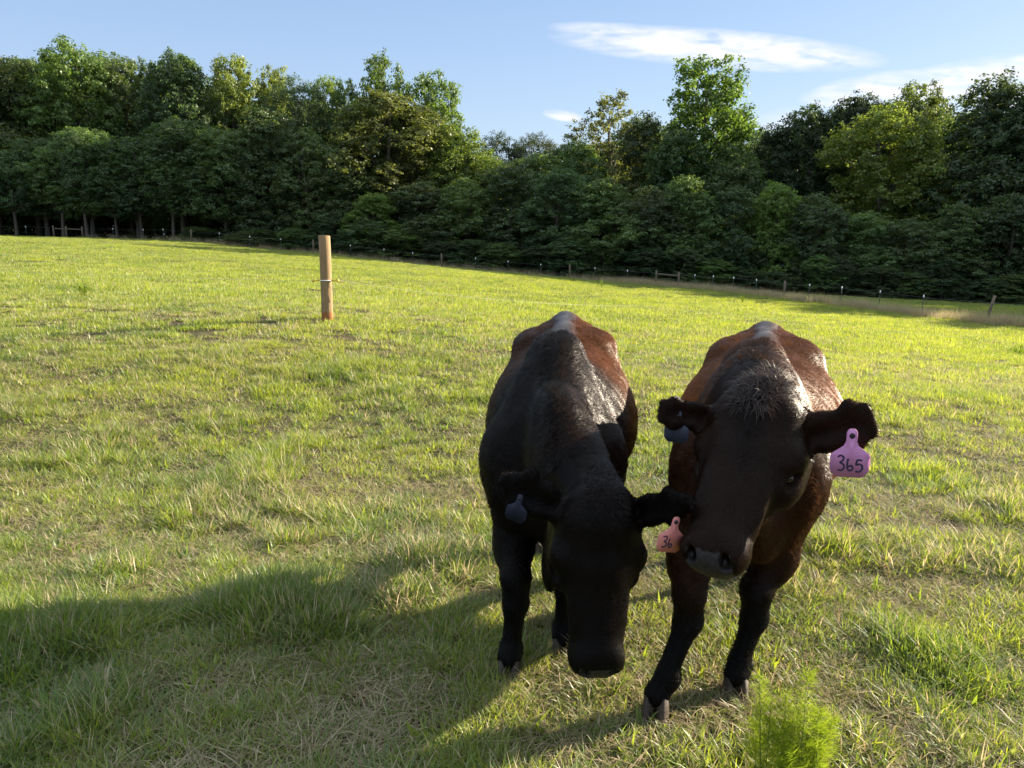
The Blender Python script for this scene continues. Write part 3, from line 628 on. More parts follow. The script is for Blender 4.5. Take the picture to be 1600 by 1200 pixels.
# ------------------------------------------------------------------ cows
def bmask(X, Y, Z, lo, hi):
    return (slice(*np.searchsorted(X, (lo[0], hi[0]))), slice(*np.searchsorted(Y, (lo[1], hi[1]))), slice(*np.searchsorted(Z, (lo[2], hi[2]))))
class Field:
    def __init__(s, lo, hi, h):
        s.h = h; s.X = np.arange(lo[0], hi[0], h); s.Y = np.arange(lo[1], hi[1], h); s.Z = np.arange(lo[2], hi[2], h)
        s.D = np.full((len(s.X), len(s.Y), len(s.Z)), 0.35, np.float32)
    def sub(s, lo, hi):
        m = bmask(s.X, s.Y, s.Z, lo, hi)
        return m, s.X[m[0]][:, None, None].astype(np.float32), s.Y[m[1]][None, :, None].astype(np.float32), s.Z[m[2]][None, None, :].astype(np.float32)
    def smin(s, m, d, k):
        a = s.D[m]; hh = np.clip(0.5 + 0.5 * (a - d) / k, 0, 1); s.D[m] = a * (1 - hh) + d * hh - k * hh * (1 - hh)
    def smax(s, m, d, k):   # carve: D = max(D, -d)
        a = s.D[m]; b = -d; hh = np.clip(0.5 - 0.5 * (a - b) / k, 0, 1); s.D[m] = a * (1 - hh) + b * hh + k * hh * (1 - hh)
    def seg(s, a, b, ra, rb, k=0.03, side=None, cut=False):
        """tapering limb from a to b; ra/rb either a radius or (side radius, other radius)"""
        a = np.asarray(a, float); b = np.asarray(b, float)
        ra = np.atleast_1d(ra).astype(float); rb = np.atleast_1d(rb).astype(float)
        R_ = max(ra.max(), rb.max()) + k * 1.2 + 0.02
        m, X, Y, Z = s.sub(np.minimum(a, b) - R_, np.maximum(a, b) + R_)
        ab = b - a; L2 = (ab ** 2).sum() + 1e-9
        px, py, pz = X - a[0], Y - a[1], Z - a[2]
        t = np.clip((px * ab[0] + py * ab[1] + pz * ab[2]) / L2, 0, 1)
        qx, qy, qz = px - t * ab[0], py - t * ab[1], pz - t * ab[2]
        if side is None:
            d = np.sqrt(qx * qx + qy * qy + qz * qz) - (ra[0] + t * (rb[0] - ra[0]))
        else:
            sd_ = nrm(side); rs = ra[0] + t * (rb[0] - ra[0]); rv = ra[-1] + t * (rb[-1] - ra[-1])
            qs = qx * sd_[0] + qy * sd_[1] + qz * sd_[2]; q2 = np.maximum(qx * qx + qy * qy + qz * qz - qs * qs, 0)
            rho = np.sqrt((qs / rs) ** 2 + q2 / rv ** 2)
            d = (rho - 1) * np.minimum(rs, rv)
        (s.smax if cut else s.smin)(m, d.astype(np.float32), k)
    def ell(s, c, r, k=0.03, axes=None, cut=False):
        c = np.asarray(c, float); r = np.asarray(r, float); R_ = r.max() + k * 1.2 + 0.02
        m, X, Y, Z = s.sub(c - R_, c + R_); A = np.eye(3) if axes is None else np.array([nrm(v) for v in axes])
        px, py, pz = X - c[0], Y - c[1], Z - c[2]; f = 0; g = 0
        for i in range(3):
            u = px * A[i][0] + py * A[i][1] + pz * A[i][2]; f = f + (u / r[i]) ** 2; g = g + (u / r[i] ** 2) ** 2
        k0 = np.sqrt(f); k1 = np.sqrt(g) + 1e-6; d = k0 * (k0 - 1) / k1
        (s.smax if cut else s.smin)(m, d.astype(np.float32), k)
    def nets(s):
        D = s.D; sg = D < 0
        c = np.zeros(tuple(n - 1 for n in D.shape), np.int8)
        for i in (0, 1):
            for j in (0, 1):
                for k in (0, 1): c += sg[i:D.shape[0] - 1 + i, j:D.shape[1] - 1 + j, k:D.shape[2] - 1 + k]
        act = np.argwhere((c > 0) & (c < 8)); cor = [(i, j, k) for i in (0, 1) for j in (0, 1) for k in (0, 1)]
        val = np.stack([D[act[:, 0] + i, act[:, 1] + j, act[:, 2] + k] for i, j, k in cor], 1)
        acc = np.zeros((len(act), 3)); cnt = np.zeros(len(act))
        for a in range(8):
            for b in range(a + 1, 8):
                if sum(abs(cor[a][q] - cor[b][q]) for q in range(3)) != 1: continue
                va, vb = val[:, a], val[:, b]; m = (va < 0) != (vb < 0); t = va[m] / (va[m] - vb[m])
                acc[m] += np.array(cor[a]) * (1 - t)[:, None] + np.array(cor[b]) * t[:, None]; cnt[m] += 1
        V = act + acc / cnt[:, None]; V = V * s.h + np.array([s.X[0], s.Y[0], s.Z[0]])
        idm = np.full(c.shape, -1, np.int32); idm[act[:, 0], act[:, 1], act[:, 2]] = np.arange(len(act)); Fs = []
        for ax in range(3):
            o = [0, 0, 0]; o[ax] = 1; n = D.shape
            a0 = sg[:n[0] - o[0], :n[1] - o[1], :n[2] - o[2]]; a1 = sg[o[0]:, o[1]:, o[2]:]
            e = np.argwhere(a0 != a1); u, v = [(1, 2), (2, 0), (0, 1)][ax]
            e = e[(e[:, u] > 0) & (e[:, v] > 0) & (e[:, u] < n[u] - 1) & (e[:, v] < n[v] - 1)]
            fl = sg[e[:, 0], e[:, 1], e[:, 2]]
            du = np.zeros(3, int); du[u] = 1; dv = np.zeros(3, int); dv[v] = 1
            g = lambda p: idm[p[:, 0], p[:, 1], p[:, 2]]
            quad = np.stack([g(e - du - dv), g(e - dv), g(e), g(e - du)], 1)
            quad[~fl] = quad[~fl][:, ::-1]; Fs.append(quad)
        Fc = np.concatenate(Fs); Fc = Fc[(Fc >= 0).all(1)]
        return V, Fc
def interp(y, tab, col):
    t = np.array(tab); xs = t[:, 0]; v = t[:, col]
    # smooth (cosine-free) cubic interpolation through the table
    m = np.gradient(v, xs); i = np.clip(np.searchsorted(xs, y) - 1, 0, len(xs) - 2); h = xs[i + 1] - xs[i]; u = np.clip((y - xs[i]) / h, 0, 1)
    return v[i] * (2 * u ** 3 - 3 * u ** 2 + 1) + m[i] * h * (u ** 3 - 2 * u ** 2 + u) + v[i + 1] * (-2 * u ** 3 + 3 * u ** 2) + m[i + 1] * h * (u ** 3 - u ** 2)

m_coat, nt = newmat('cow_coat')
br = attr(nt, 'brown').outputs['Fac']; pl = attr(nt, 'pale').outputs['Fac']; t = N(nt, 'ShaderNodeTexCoord')
z = N(nt, 'ShaderNodeTexNoise', i_Scale=120.0, i_Detail=4.0); mpp = N(nt, 'ShaderNodeMapping'); mpp.inputs['Scale'].default_value = (1, .25, 1); L(nt, t.outputs['Object'], mpp.inputs[0]); L(nt, mpp.outputs[0], z.inputs[0])
z3 = N(nt, 'ShaderNodeTexNoise', i_Scale=9.0, i_Detail=5.0); L(nt, t.outputs['Object'], z3.inputs[0])
bf = math_(nt, 'MULTIPLY_ADD', math_(nt, 'SUBTRACT', z3.outputs[0], .5), math_(nt, 'MULTIPLY', br, 0.9), br, clamp=True)
cc = mixc(nt, bf, (0.003, 0.0027, 0.0027), (0.10, 0.032, 0.010)); cc = mixc(nt, pl, cc, (0.20, 0.17, 0.15))
b = N(nt, 'ShaderNodeBsdfPrincipled', i_Roughness=0.45); L(nt, math_(nt, 'MULTIPLY', math_(nt, 'MULTIPLY_ADD', attr(nt, 'gloss').outputs['Fac'], .9, .05), math_(nt, 'MULTIPLY_ADD', br, -.6, 1.0)), b.inputs['Specular IOR Level']); L(nt, cc, b.inputs['Base Color']); L(nt, mixc(nt, bf, (1, 1, 1), (1.0, .42, .16)), b.inputs['Specular Tint'])
bp = N(nt, 'ShaderNodeBump', i_Strength=0.35, i_Distance=0.003); L(nt, z.outputs[0], bp.inputs['Height']); L(nt, bp.outputs[0], b.inputs['Normal'])
out(nt, b.outputs[0])
m_hair, nt = newmat('cow_hair')
br = attr(nt, 'brown').outputs['Fac']; pl = attr(nt, 'pale').outputs['Fac']; va = attr(nt, 'var').outputs['Fac']
cc = mixc(nt, br, (0.0036, 0.0031, 0.003), (0.19, 0.066, 0.018)); cc = mixc(nt, pl, cc, (0.14, 0.11, 0.10)); tw = N(nt, 'ShaderNodeMapRange'); L(nt, va, tw.inputs[0]); tw.inputs[3].default_value = .5; tw.inputs[4].default_value = 1.55
cc = mixc(nt, 1.0, cc, tw.outputs[0], 'MULTIPLY')
b = N(nt, 'ShaderNodeBsdfPrincipled', i_Roughness=0.36); L(nt, math_(nt, 'MULTIPLY', math_(nt, 'MULTIPLY_ADD', attr(nt, 'gloss').outputs['Fac'], 1.2, .13), math_(nt, 'MULTIPLY_ADD', br, -.7, 1.0)), b.inputs['Specular IOR Level']); L(nt, cc, b.inputs['Base Color']); L(nt, mixc(nt, br, (1, 1, 1), (1.0, .45, .18)), b.inputs['Specular Tint'])
tr = N(nt, 'ShaderNodeBsdfTranslucent'); L(nt, mixc(nt, 1.0, mixc(nt, br, (0.02, 0.015, 0.011), (0.36, 0.15, 0.05)), tw.outputs[0], 'MULTIPLY'), tr.inputs[0])
ms = N(nt, 'ShaderNodeMixShader', i_Fac=0.3); L(nt, b.outputs[0], ms.inputs[1]); L(nt, tr.outputs[0], ms.inputs[2]); out(nt, ms.outputs[0])
m_nose = simple('nose_skin', (0.012, 0.010, 0.010), 0.45, 0.22, noise=(90.0, (1, 1, 1), (0.028, 0.025, 0.025)), bump=0.5)
m_lip = simple('lip_skin', (0.16, 0.13, 0.11), 0.5, 0.4, noise=(40.0, (1, 1, 1), (0.26, 0.22, 0.19)), bump=.2)
m_nostril = simple('nostril_shade', (0.006, 0.004, 0.004), 0.6, 0.2)  # near-black colour stands in for the shade inside the nostrils
m_hoof = simple('hoof_horn', (0.022, 0.016, 0.012), 0.6, 0.25, noise=(25.0, (1, 1, 6), (0.07, 0.05, 0.036)), bump=.4)
m_eye = simple('cow_eye', (0.006, 0.004, 0.003), 0.08, 0.6)
m_pink = simple('pink_ear_tag', (0.56, 0.23, 0.45), 0.5, 0.35, noise=(18.0, (1, 1, 1), (0.42, 0.17, 0.33)))
m_salmon = simple('salmon_ear_tag', (0.52, 0.17, 0.15), 0.5, 0.35, noise=(18.0, (1, 1, 1), (0.60, 0.22, 0.19)))
m_blue = simple('blue_grey_ear_tag', (0.028, 0.036, 0.058), 0.5, 0.25, noise=(14.0, (1, 1, 1), (0.045, 0.052, 0.075)))
m_navy = simple('dark_blue_ear_tag', (0.010, 0.012, 0.024), 0.5, 0.2, noise=(14.0, (1, 1, 1), (0.014, 0.017, 0.032)))
m_ink = simple('tag_ink', (0.03, 0.025, 0.06), 0.6, 0.2)
m_stud = simple('tag_stud', (0.02, 0.015, 0.02), 0.5, 0.3)

def make_cow(spec):
    w0 = np.array(spec['origin']); w0[2] = tz1(w0[0], w0[1]); yaw = spec['yaw']; S = spec.get('scale', 1.0)
    ca, sa = math.cos(yaw), math.sin(yaw); Rz = np.array([[ca, -sa, 0], [sa, ca, 0], [0, 0, 1]])
    def loc(p): return (np.asarray(p, float) - w0) @ Rz          # world -> cow frame (x to the photo's right, y to the rump)
    def lv(v): return np.asarray(v, float) @ Rz
    fd = Field((-0.62, -1.12, -0.02), (0.62, 1.42, 1.36), spec.get('h', 0.0068))
    # ---- trunk of the body as one lofted field
    # y, top z, bottom z, half width, z of widest, exponent of the upper half
    tab = spec['tab']
    m, X, Y, Z = fd.sub((-.6, tab[0][0], 0.3), (.6, tab[-1][0], 1.36)); yy = fd.Y[m[1]]
    zt, zb, wd_, zw, ex = [interp(yy, tab, c)[None, :, None] for c in range(1, 6)]
    bend = np.interp(yy, [a for a, _ in spec['bend']], [b_ for _, b_ in spec['bend']])[None, :, None]
    up = Z > zw; hz = np.where(up, zt - zw, zw - zb); e_ = np.where(up, ex, 2.15)
    ax_ = np.abs(X - bend) / wd_; az_ = np.abs(Z - zw) / hz
    rho = (ax_ ** e_ + az_ ** e_) ** (1 / e_)
    d = (rho - 1) * np.minimum(wd_, hz) * 0.85
    fd.smin(m, d.astype(np.float32), 0.02)
    bx = lambda y: float(np.interp(y, [a for a, _ in spec['bend']], [b_ for _, b_ in spec['bend']]))
    ztop = lambda y: float(interp(np.array([y]), tab, 1)[0])
    # spine ridge, hook and pin bones, tail head
    for a, b_ in ((0.0, .25), (.25, .5), (.5, .75), (.75, 1.0)):
        fd.seg((bx(a), a, ztop(a) - .035), (bx(b_), b_, ztop(b_) - .035), .030, .030, .05)
    for s in (-1, 1):
        fd.ell((bx(.78) + s * .17, .80, ztop(.78) - .10), (.06, .12, .045), .10)
        fd.ell((bx(1.08) + s * .095, 1.07, ztop(1.0) - .10), (.05, .07, .05), .06)
        fd.ell((bx(.9) + s * .15, .92, .82), (.115, .20, .24), .09)
        # shoulder blade and point of the shoulder
        fd.seg((s * .055, .03, ztop(0.03) - .06), (s * .165, -.10, .80), (.05, .12), (.075, .14), .09, side=(1, 0, 0))
        fd.ell((s * .155, -.16, .76), (.085, .10, .12), .08)
    fd.seg((bx(1.0), 1.0, ztop(1.0) - .03), (bx(1.12), 1.13, ztop(1.0) - .03), .045, .035, .05)
    fd.ell((0, -.20, .66), (.11, .13, .15), .08)            # brisket
    # tail
    tl = [(bx(1.1), 1.13, ztop(1.0) - .03), (bx(1.1), 1.20, 1.0), (bx(1.1) + .02, 1.19, .75), (bx(1.1) + .02, 1.16, .52)]
    for a, b_, r1, r2 in zip(tl[:-1], tl[1:], (.034, .024, .018), (.024, .018, .014)): fd.seg(a, b_, r1, r2, .02)
    fd.seg(tl[-1], (tl[-1][0], 1.15, .36), .024, .012, .02)
    # ---- legs
    hoof_info = []
    for i, lg in enumerate(spec['fore']):
        e, kn, ft, hf = [loc(p) for p in lg[:4]]; s = -1 if i == 0 else 1
        hf = hf.copy(); hf[2] = max(hf[2], 0)
        fd.seg((s * .15, -.10, .78), e, (.09, .125), (.072, .098), .07, side=(1, 0, 0))
        fd.seg(e, kn + (0, 0, .07), (.064, .082), .046, .05, side=(1, 0, 0))
        fd.seg(kn + (0, -.004, .045), kn - (0, 0.002, .035), .047, .044, .05)
        fd.seg(kn - (0, 0, .04), ft + (0, 0, .03), .039, .034, .04)
        fd.ell(ft, (.042, .044, .040), .025)
        dr = nrm(hf - ft); top = hf + (0, 0, .055) - dr * .01
        fd.seg(ft, top, .036, .043, .02)
        fd.seg(ft + (-.014, .036, -.004), ft + (-.014, .042, -.016), .012, .009, .01); fd.seg(ft + (.014, .036, -.004), ft + (.014, .042, -.016), .012, .009, .01)
        hoof_info.append((top, hf, lv(lg[4] if len(lg) > 4 else (0, -1, 0))))
    for s, lg in zip((-1, 1), spec['hind']):
        st_, hk, ft, hf = [np.array(p, float) for p in lg]
        fd.seg((bx(.9) + s * .15, .93, .85), st_, (.10, .17), (.075, .12), .08, side=(1, 0, 0))
        fd.seg(st_, hk + (0, -.01, .06), (.06, .095), (.030, .045), .05, side=(1, 0, 0))
        fd.seg(hk + (0, .02, .05), hk + (0, 0, -.03), (.034, .048), (.032, .04), .03, side=(1, 0, 0))
        fd.seg(hk, ft, .033, .030, .03); fd.ell(ft, (.038, .042, .038), .025)
        top = hf + np.array([0, .02, .055]); fd.seg(ft, top, .034, .040, .02); hoof_info.append((top, hf, np.array([0, -1., 0])))
    # ---- head frame
    po, mu = loc(spec['poll']), loc(spec['muzzle']); u = nrm(mu - po); LN = np.linalg.norm(mu - po)
    sv = lv(spec['side']); sv = nrm(sv - u * (sv @ u)); nv = np.cross(u, sv)
    if nv @ lv((0, -1, 0.3)) < 0: nv = -nv
    k_ = LN / 0.50
    def H(uu, ss, nn): return po + (u * uu + sv * ss + nv * nn) * k_
    AX = (sv, u, nv); hs = k_ * spec.get('hw', 1.0)
    def E(uu, ss, nn, r, k, cut=False): fd.ell(H(uu, ss * spec.get('hw', 1), nn), (r[0] * hs, r[1] * k_, r[2] * k_), k, AX, cut)
    # neck
    nk = [np.array(p, float) for p in spec['neck']]; nr = spec['neck_r']
    nk = [nk[0]] + [loc(p) for p in nk[1:]] + [H(.07, 0, -.10)]
    for i in range(len(nk) - 1): fd.seg(nk[i], nk[i + 1], nr[i], nr[i + 1], .07, side=sv if i == len(nk) - 2 else (sv + (1, 0, 0)))
    for a, b_, r1, r2 in spec.get('crest', []): fd.seg(loc(a), loc(b_), r1, r2, .06)
    for a, b_, r1, r2 in spec.get('dewlap', []): fd.seg(loc(a), loc(b_), r1, r2, .05, side=(1, 0, 0))
    E(.055, 0, -.055, (.105, .085, .10), .03)              # cranium
    E(.00, 0, -.035, (.062, .045, .055), .05)                 # poll
    E(.13, 0, -.035, (.098, .11, .062), .05)                 # forehead
    for s in (-1, 1):
        E(.165, s * .090, -.036, (.034, .040, .032), .02); E(.29, s * .056, -.022, (.014, .10, .02), .015); E(.225, s * .072, -.012, (.020, .045, .018), .015, True); E(.228, s * .088, -.085, (.022, .04, .03), .03)    # brow
        E(.165, s * .075, -.115, (.045, .095, .085), .06)      # jaw muscle
        E(.10, s * .06, -.16, (.042, .06, .055), .05)
        E(.455, s * .034, -.006, (.034, .040, .034), .02)     # nostril wings
    fd.seg(H(.17, 0, -.06), H(.45, 0, -.045), (.078 * hs, .075), (.052 * hs, .052), .05, side=sv)
    fd.seg(H(.20, 0, -.012), H(.41, 0, -.004), (.048 * hs, .036), (.034 * hs, .03), .05, side=sv)
    fd.seg(H(.15, 0, -.15), H(.40, 0, -.105), (.062 * hs, .05), (.038 * hs, .034), .06, side=sv)   # lower jaw
    E(.445, 0, -.035, (.066, .056, .055), .03)              # muzzle
    E(.448, 0, -.106, (.046, .044, .025), .012)               # lower lip
    for s in (-1, 1):
        E(.222, s * .110, -.056, (.018, .026, .012), .012, True)
        E(.482, s * .036, .010, (.011, .022, .022), .006, True)
        E(.487, s * .043, .000, (.010, .016, .012), .006, True)
        fd.seg(H(.475, s * .038 * hs / k_, -.084), H(.36, s * .064 * hs / k_, -.088), .0045, .004, .006, cut=True)
    fd.seg(H(.492, -.045, -.083), H(.492, .045, -.083), .006, .006, .006, cut=True)
    # ears
    ears = []
    for s, er in zip((-1, 1), spec['ears']):
        b0 = loc(er['basep']) if 'basep' in er else H(.05, s * .105, -.075); tp = loc(er['tip']); d_ = nrm(tp - b0); Ln = np.linalg.norm(tp - b0)
        wv = lv(er['wide']); wv = nrm(wv - d_ * (wv @ d_)); fn = nrm(np.cross(d_, wv))     # fn: ear's face normal
        if fn @ lv(er['face']) < 0: fn = -fn
        wr = er.get('w', .062)
        p1 = b0 + d_ * Ln * .30; p2 = b0 + d_ * Ln * .62; p3 = b0 + d_ * (Ln - er.get('tw', .022))
        fd.seg(b0 - d_ * .02, p1, (.034, .034), (wr * .72, .026), .025, side=wv)
        fd.seg(p1, p2, (wr * .74, .024), (wr * .96, .018), .035, side=wv); fd.seg(p2, p3, (wr * .96, .018), (er.get('tw', .022), .012), .02, side=wv)
        fd.seg(b0 + d_ * Ln * .22 + fn * .026, p2 + fn * .030, (.014, .012), (wr * .42, .018), .025, side=wv, cut=True)
        if 0: fd.seg(p2 + fn * .030, p3 + fn * .014 - d_ * .01, (wr * .66, .019), (.010, .008), .012, side=wv, cut=True)
        ears.append((b0, d_, Ln, wv, fn, wr))
    V, Fc = fd.nets()
    ei = np.concatenate([Fc, np.roll(Fc, -1, 1)], 0).reshape(2, -1); e0 = np.concatenate([ei[0], ei[1]]); e1 = np.concatenate([ei[1], ei[0]]); dg = np.bincount(e0, minlength=len(V)).astype(float)
    for it in range(8):
        av = np.stack([np.bincount(e0, V[e1, c_], minlength=len(V)) for c_ in range(3)], 1) / dg[:, None]
        V = V + (av - V) * (0.6 if it % 2 == 0 else -0.5)
    def samp(Q):   # trilinear sample of the field
        g_ = (Q - np.array([fd.X[0], fd.Y[0], fd.Z[0]])) / fd.h; i0 = np.clip(np.floor(g_).astype(int), 0, np.array(fd.D.shape) - 2); f_ = g_ - i0; o_ = 0
        for a_ in (0, 1):
            for b__ in (0, 1):
                for c_ in (0, 1):
                    o_ = o_ + fd.D[i0[:, 0] + a_, i0[:, 1] + b__, i0[:, 2] + c_] * np.abs(1 - a_ - f_[:, 0]) * np.abs(1 - b__ - f_[:, 1]) * np.abs(1 - c_ - f_[:, 2])
        return o_
    for it in range(3):     # slide every vertex onto the surface of the field
        dv = samp(V); hh_ = fd.h; g3 = np.stack([(samp(V + np.eye(3)[c_] * hh_) - samp(V - np.eye(3)[c_] * hh_)) / (2 * hh_) for c_ in range(3)], 1)
        st_ = dv[:, None] * g3 / ((g3 ** 2).sum(1) + .05)[:, None]; V = V - np.clip(st_, -.003, .003)
        av = np.stack([np.bincount(e0, V[e1, c_], minlength=len(V)) for c_ in range(3)], 1) / dg[:, None]; V = V + (av - V) * .25
    # ---- colour fields
    tc_ = po + u * .2
    hd = (V - po) @ u; hn = (V - po) @ nv; hsd = (V - po) @ sv
    near_head = (np.linalg.norm(V - (po + u * .22 * k_), axis=1) < .40) & (V[:, 1] < -.05)
    def fields(V):
        y, z_, x = V[:, 1], V[:, 2], np.abs(V[:, 0] - np.interp(V[:, 1], [a for a, _ in spec['bend']], [b_ for _, b_ in spec['bend']]))
        br = spec['brown'](V[:, 0], y, z_, x)
        hd = (V - po) @ u / k_; pale = np.zeros(len(V))
        hm = np.linalg.norm(V - (po + u * .22 * k_), axis=1); br = br * np.where((hm < .40) & (y < .05), spec.get('headbrown', .3), 1)
        return np.clip(br, 0, 1), pale
    brn, pale = fields(V)
    hdk, hnk, hsk = hd / k_, hn / k_, hsd / hs
    isn = near_head & (hdk > .466) & (hdk < .56) & (hnk > -.066) & (np.abs(hsk) < .052) & (hnk < .06)
    pale = np.where(near_head & (hdk > .39) & (hdk < .52) & (hnk < -.086) & (hnk > -.14), spec.get('lip', .35), pale)
    pale = np.maximum(pale, np.where(near_head & (hdk > .38) & (hdk < .44) & (hnk > -.07) & (np.abs(hsk) > .045), spec.get('nosering', .25), 0))
    def glossf(V): return sm(.055 + .02 * np.sin(V[:, 1] * 21), .012, np.abs(V[:, 0] - np.interp(V[:, 1], [a for a, _ in spec['bend']], [b_ for _, b_ in spec['bend']]))) * sm(.98, 1.04, V[:, 2]) * sm(.1, .2, V[:, 1])
    gls = glossf(V)
    root = empty('cow', tuple(w0), yaw); root.scale = (1, 1, 1); tag(root, spec['label'], 'cow', spec.get('group'))
    # face material: nose pad polygons get the moist skin
    body = mesh('body', V, Fc, m_coat, root, True, {'brown': brn, 'pale': pale, 'gloss': gls})
    body.data.materials.append(m_nose); fi = isn[Fc].all(1).astype(np.int32); body.data.polygons.foreach_set('material_index', fi)
    # ---- hoofs
    for top, hf, dr in hoof_info:
        dr = np.array([dr[0], dr[1], 0]); dr = nrm(dr); sd2 = np.array([-dr[1], dr[0], 0])
        mb = MB()
        for s in (-1, 1):
            c0 = top + sd2 * s * .020; c1 = np.array([hf[0], hf[1], 0.0]) + sd2 * s * .025 + dr * .022; rings = []
            for f_, rx, ry in ((0, .020, .034), (.35, .0215, .042), (.8, .0235, .050), (1.0, .024, .053)):
                c = c0 * (1 - f_) + c1 * f_; c[2] = c0[2] * (1 - f_) + 0.0 * f_ + .012 * (f_ == 0) - .006
                th = np.arange(14) * 2 * math.pi / 14
                rings.append(c + (np.cos(th) * rx)[:, None] * sd2 + (np.sin(th) * ry * (1 - .18 * (np.cos(th) * s < 0)))[:, None] * dr)
            Vh = np.concatenate(rings + [[rings[0].mean(0)], [rings[-1].mean(0)]])
            mb.add(Vh, [(i * 14 + j, i * 14 + (j + 1) % 14, (i + 1) * 14 + (j + 1) % 14, (i + 1) * 14 + j) for i in range(3) for j in range(14)],
                   [(56, (j + 1) % 14, j) for j in range(14)] + [(57, 42 + j, 42 + (j + 1) % 14) for j in range(14)])
        mb.build('hoof', m_hoof, root, True)
    # ---- eyes
    for s in (-1, 1):
        mb = MB(); ec = H(.213, s * .0955 * spec.get('hw', 1), -.056); mb.ico(ec, (.0180, .0175, .0175)); mb.build('eye', m_eye, root, True)
        mb = MB(); mb.ico(H(.480, s * .036 * spec.get('hw', 1), .002), (.0085, .012, .010), (sv, u, nv)); mb.build('nostril', m_nostril, root, True)
    # ---- nostrils above are dark fillers, the hollow's shade put into colour
    # ---- hair: individual short hairs as slivers
    tri = np.concatenate([Fc[:, :3], Fc[:, [0, 2, 3]]]); a, b_, c = V[tri[:, 0]], V[tri[:, 1]], V[tri[:, 2]]
    cr = np.cross(b_ - a, c - a); ar = np.linalg.norm(cr, axis=1) / 2; fn_ = cr / (2 * ar[:, None] + 1e-12)
    # vertex normals
    vn = np.zeros_like(V)
    for j in range(3): np.add.at(vn, tri[:, j], cr)
    vn /= np.linalg.norm(vn, axis=1)[:, None] + 1e-12
    facing = spec.get('dens', 1.0)
    wgt = ar.copy(); mid = (a + b_ + c) / 3
    hl = (mid - po) @ u / k_; headish = (np.linalg.norm(mid - (po + u * .22 * k_), axis=1) < .36) & (mid[:, 1] < -.05)
    wgt *= np.where(headish, 2.2, 1.0); wgt *= np.where(mid[:, 2] < .3, .6, 1.0)
    wgt *= ~(isn[tri].all(1))
    n = spec.get('nhair', 300000); ti = rng.choice(len(tri), n, p=wgt / wgt.sum()); r1 = np.sqrt(rng.uniform(0, 1, n)); r2 = rng.uniform(0, 1, n)
    w3 = np.stack([1 - r1, r1 * (1 - r2), r1 * r2], 1)[:, :, None]
    base = (V[tri[ti]] * w3).sum(1); nm = (vn[tri[ti]] * w3).sum(1); nm /= np.linalg.norm(nm, axis=1)[:, None]
    bw = (brn[tri[ti]] * w3[:, :, 0]).sum(1); pw = (pale[tri[ti]] * w3[:, :, 0]).sum(1)
    hdq = (base - po) @ u / k_; hnq = (base - po) @ nv / k_; hsq = (base - po) @ sv / k_
    inh = (np.linalg.norm(base - (po + u * .22 * k_), axis=1) < .36 * k_) & (base[:, 1] < -.02)
    # lie of the coat: backwards and down on the body, up the face on the head
    flow = np.c_[np.sign(base[:, 0]) * .35, np.full(n, .75), np.full(n, -.75)]
    flow[inh] = (-u * .3)[None] + (sv[None] * np.sign(hsq[inh])[:, None]) * .5 + np.array([0, 0, -.3])
    face = inh & (hnq > -.06); flow[face] = (u * -.15 + np.array([0, 0, -.25])) + sv * np.sign(hsq[face])[:, None] * .6
    flow += rng.normal(0, .28, (n, 3)); flow -= nm * (flow * nm).sum(1)[:, None]; flow /= np.linalg.norm(flow, axis=1)[:, None] + 1e-9
    x_off = np.abs(base[:, 0] - np.interp(base[:, 1], [q_[0] for q_ in spec['bend']], [q_[1] for q_ in spec['bend']]))
    crest = (nm[:, 2] > .2) & (x_off < .04) & (base[:, 1] < .08) & ~inh
    top_ = (nm[:, 2] > .5) & (x_off < .05) & (base[:, 1] > -.1)
    Lh = rng.uniform(.008, .019, n); cl_ = vnoise(base[:, 0] * 1.0 + base[:, 2] * .7, base[:, 1] + base[:, 2] * .5, .016, 21); lift = rng.uniform(.15, .45, n) + .55 * cl_
    flow += np.c_[vnoise(base[:, 1], base[:, 2], .03, 22) - .5, vnoise(base[:, 0], base[:, 2], .03, 23) - .5, vnoise(base[:, 0], base[:, 1], .03, 24) - .5] * 1.1
    Lh = np.where(inh, rng.uniform(.005, .012, n), Lh); lift = np.where(inh, lift * .55, lift); Lh = np.where(base[:, 2] < .5, Lh * .6, Lh); lift = np.where(top_, .22, lift); Lh = np.where(crest, Lh * 1.8, Lh); lift = np.where(crest, lift + .35, lift)
    ear = np.zeros(n, bool)
    for (b0, d_, Ln, wv, fnv, wr) in ears:
        q_ = base - b0; al = q_ @ d_; pr_ = np.linalg.norm(q_ - al[:, None] * d_, axis=1); e_m = (al > .03) & (al < Ln + .05) & (pr_ < wr * 1.35); ear |= e_m
        flow[e_m] = d_ * .9 + rng.normal(0, .2, (e_m.sum(), 3)); inner = e_m & ((q_ @ fnv) > -.002)
        Lh = np.where(e_m, rng.uniform(.004, .011, n), Lh); lift = np.where(e_m, rng.uniform(.1, .5, n), lift)
        # outward on the rim
        out_ = (q_ - al[:, None] * d_); out_ /= np.linalg.norm(out_, axis=1)[:, None] + 1e-9; flow[e_m] += out_[e_m] * .7
    poll_m = inh & (hdq < spec.get('mop', (.09, .045))[0]) & (np.abs(hsq) < .058 - .2 * np.abs(hdq)) & (hnq > -.085) & (rng.uniform(0, 1, n) < .4); pl_r = spec.get('mop_len', (.02, .045))
    Lh = np.where(poll_m, rng.uniform(*pl_r, n), Lh); lift = np.where(poll_m, rng.uniform(.2, .8, n), lift)
    flow[poll_m] = sv[None] * (hsq[poll_m] * 12 + rng.normal(0, .35, poll_m.sum()))[:, None] + u * rng.normal(.25, .45, (poll_m.sum(), 1)) + rng.normal(0, .12, (poll_m.sum(), 3))
    pw = np.where(poll_m, spec.get('moppale', .0) * rng.uniform(0, 1, n), pw)
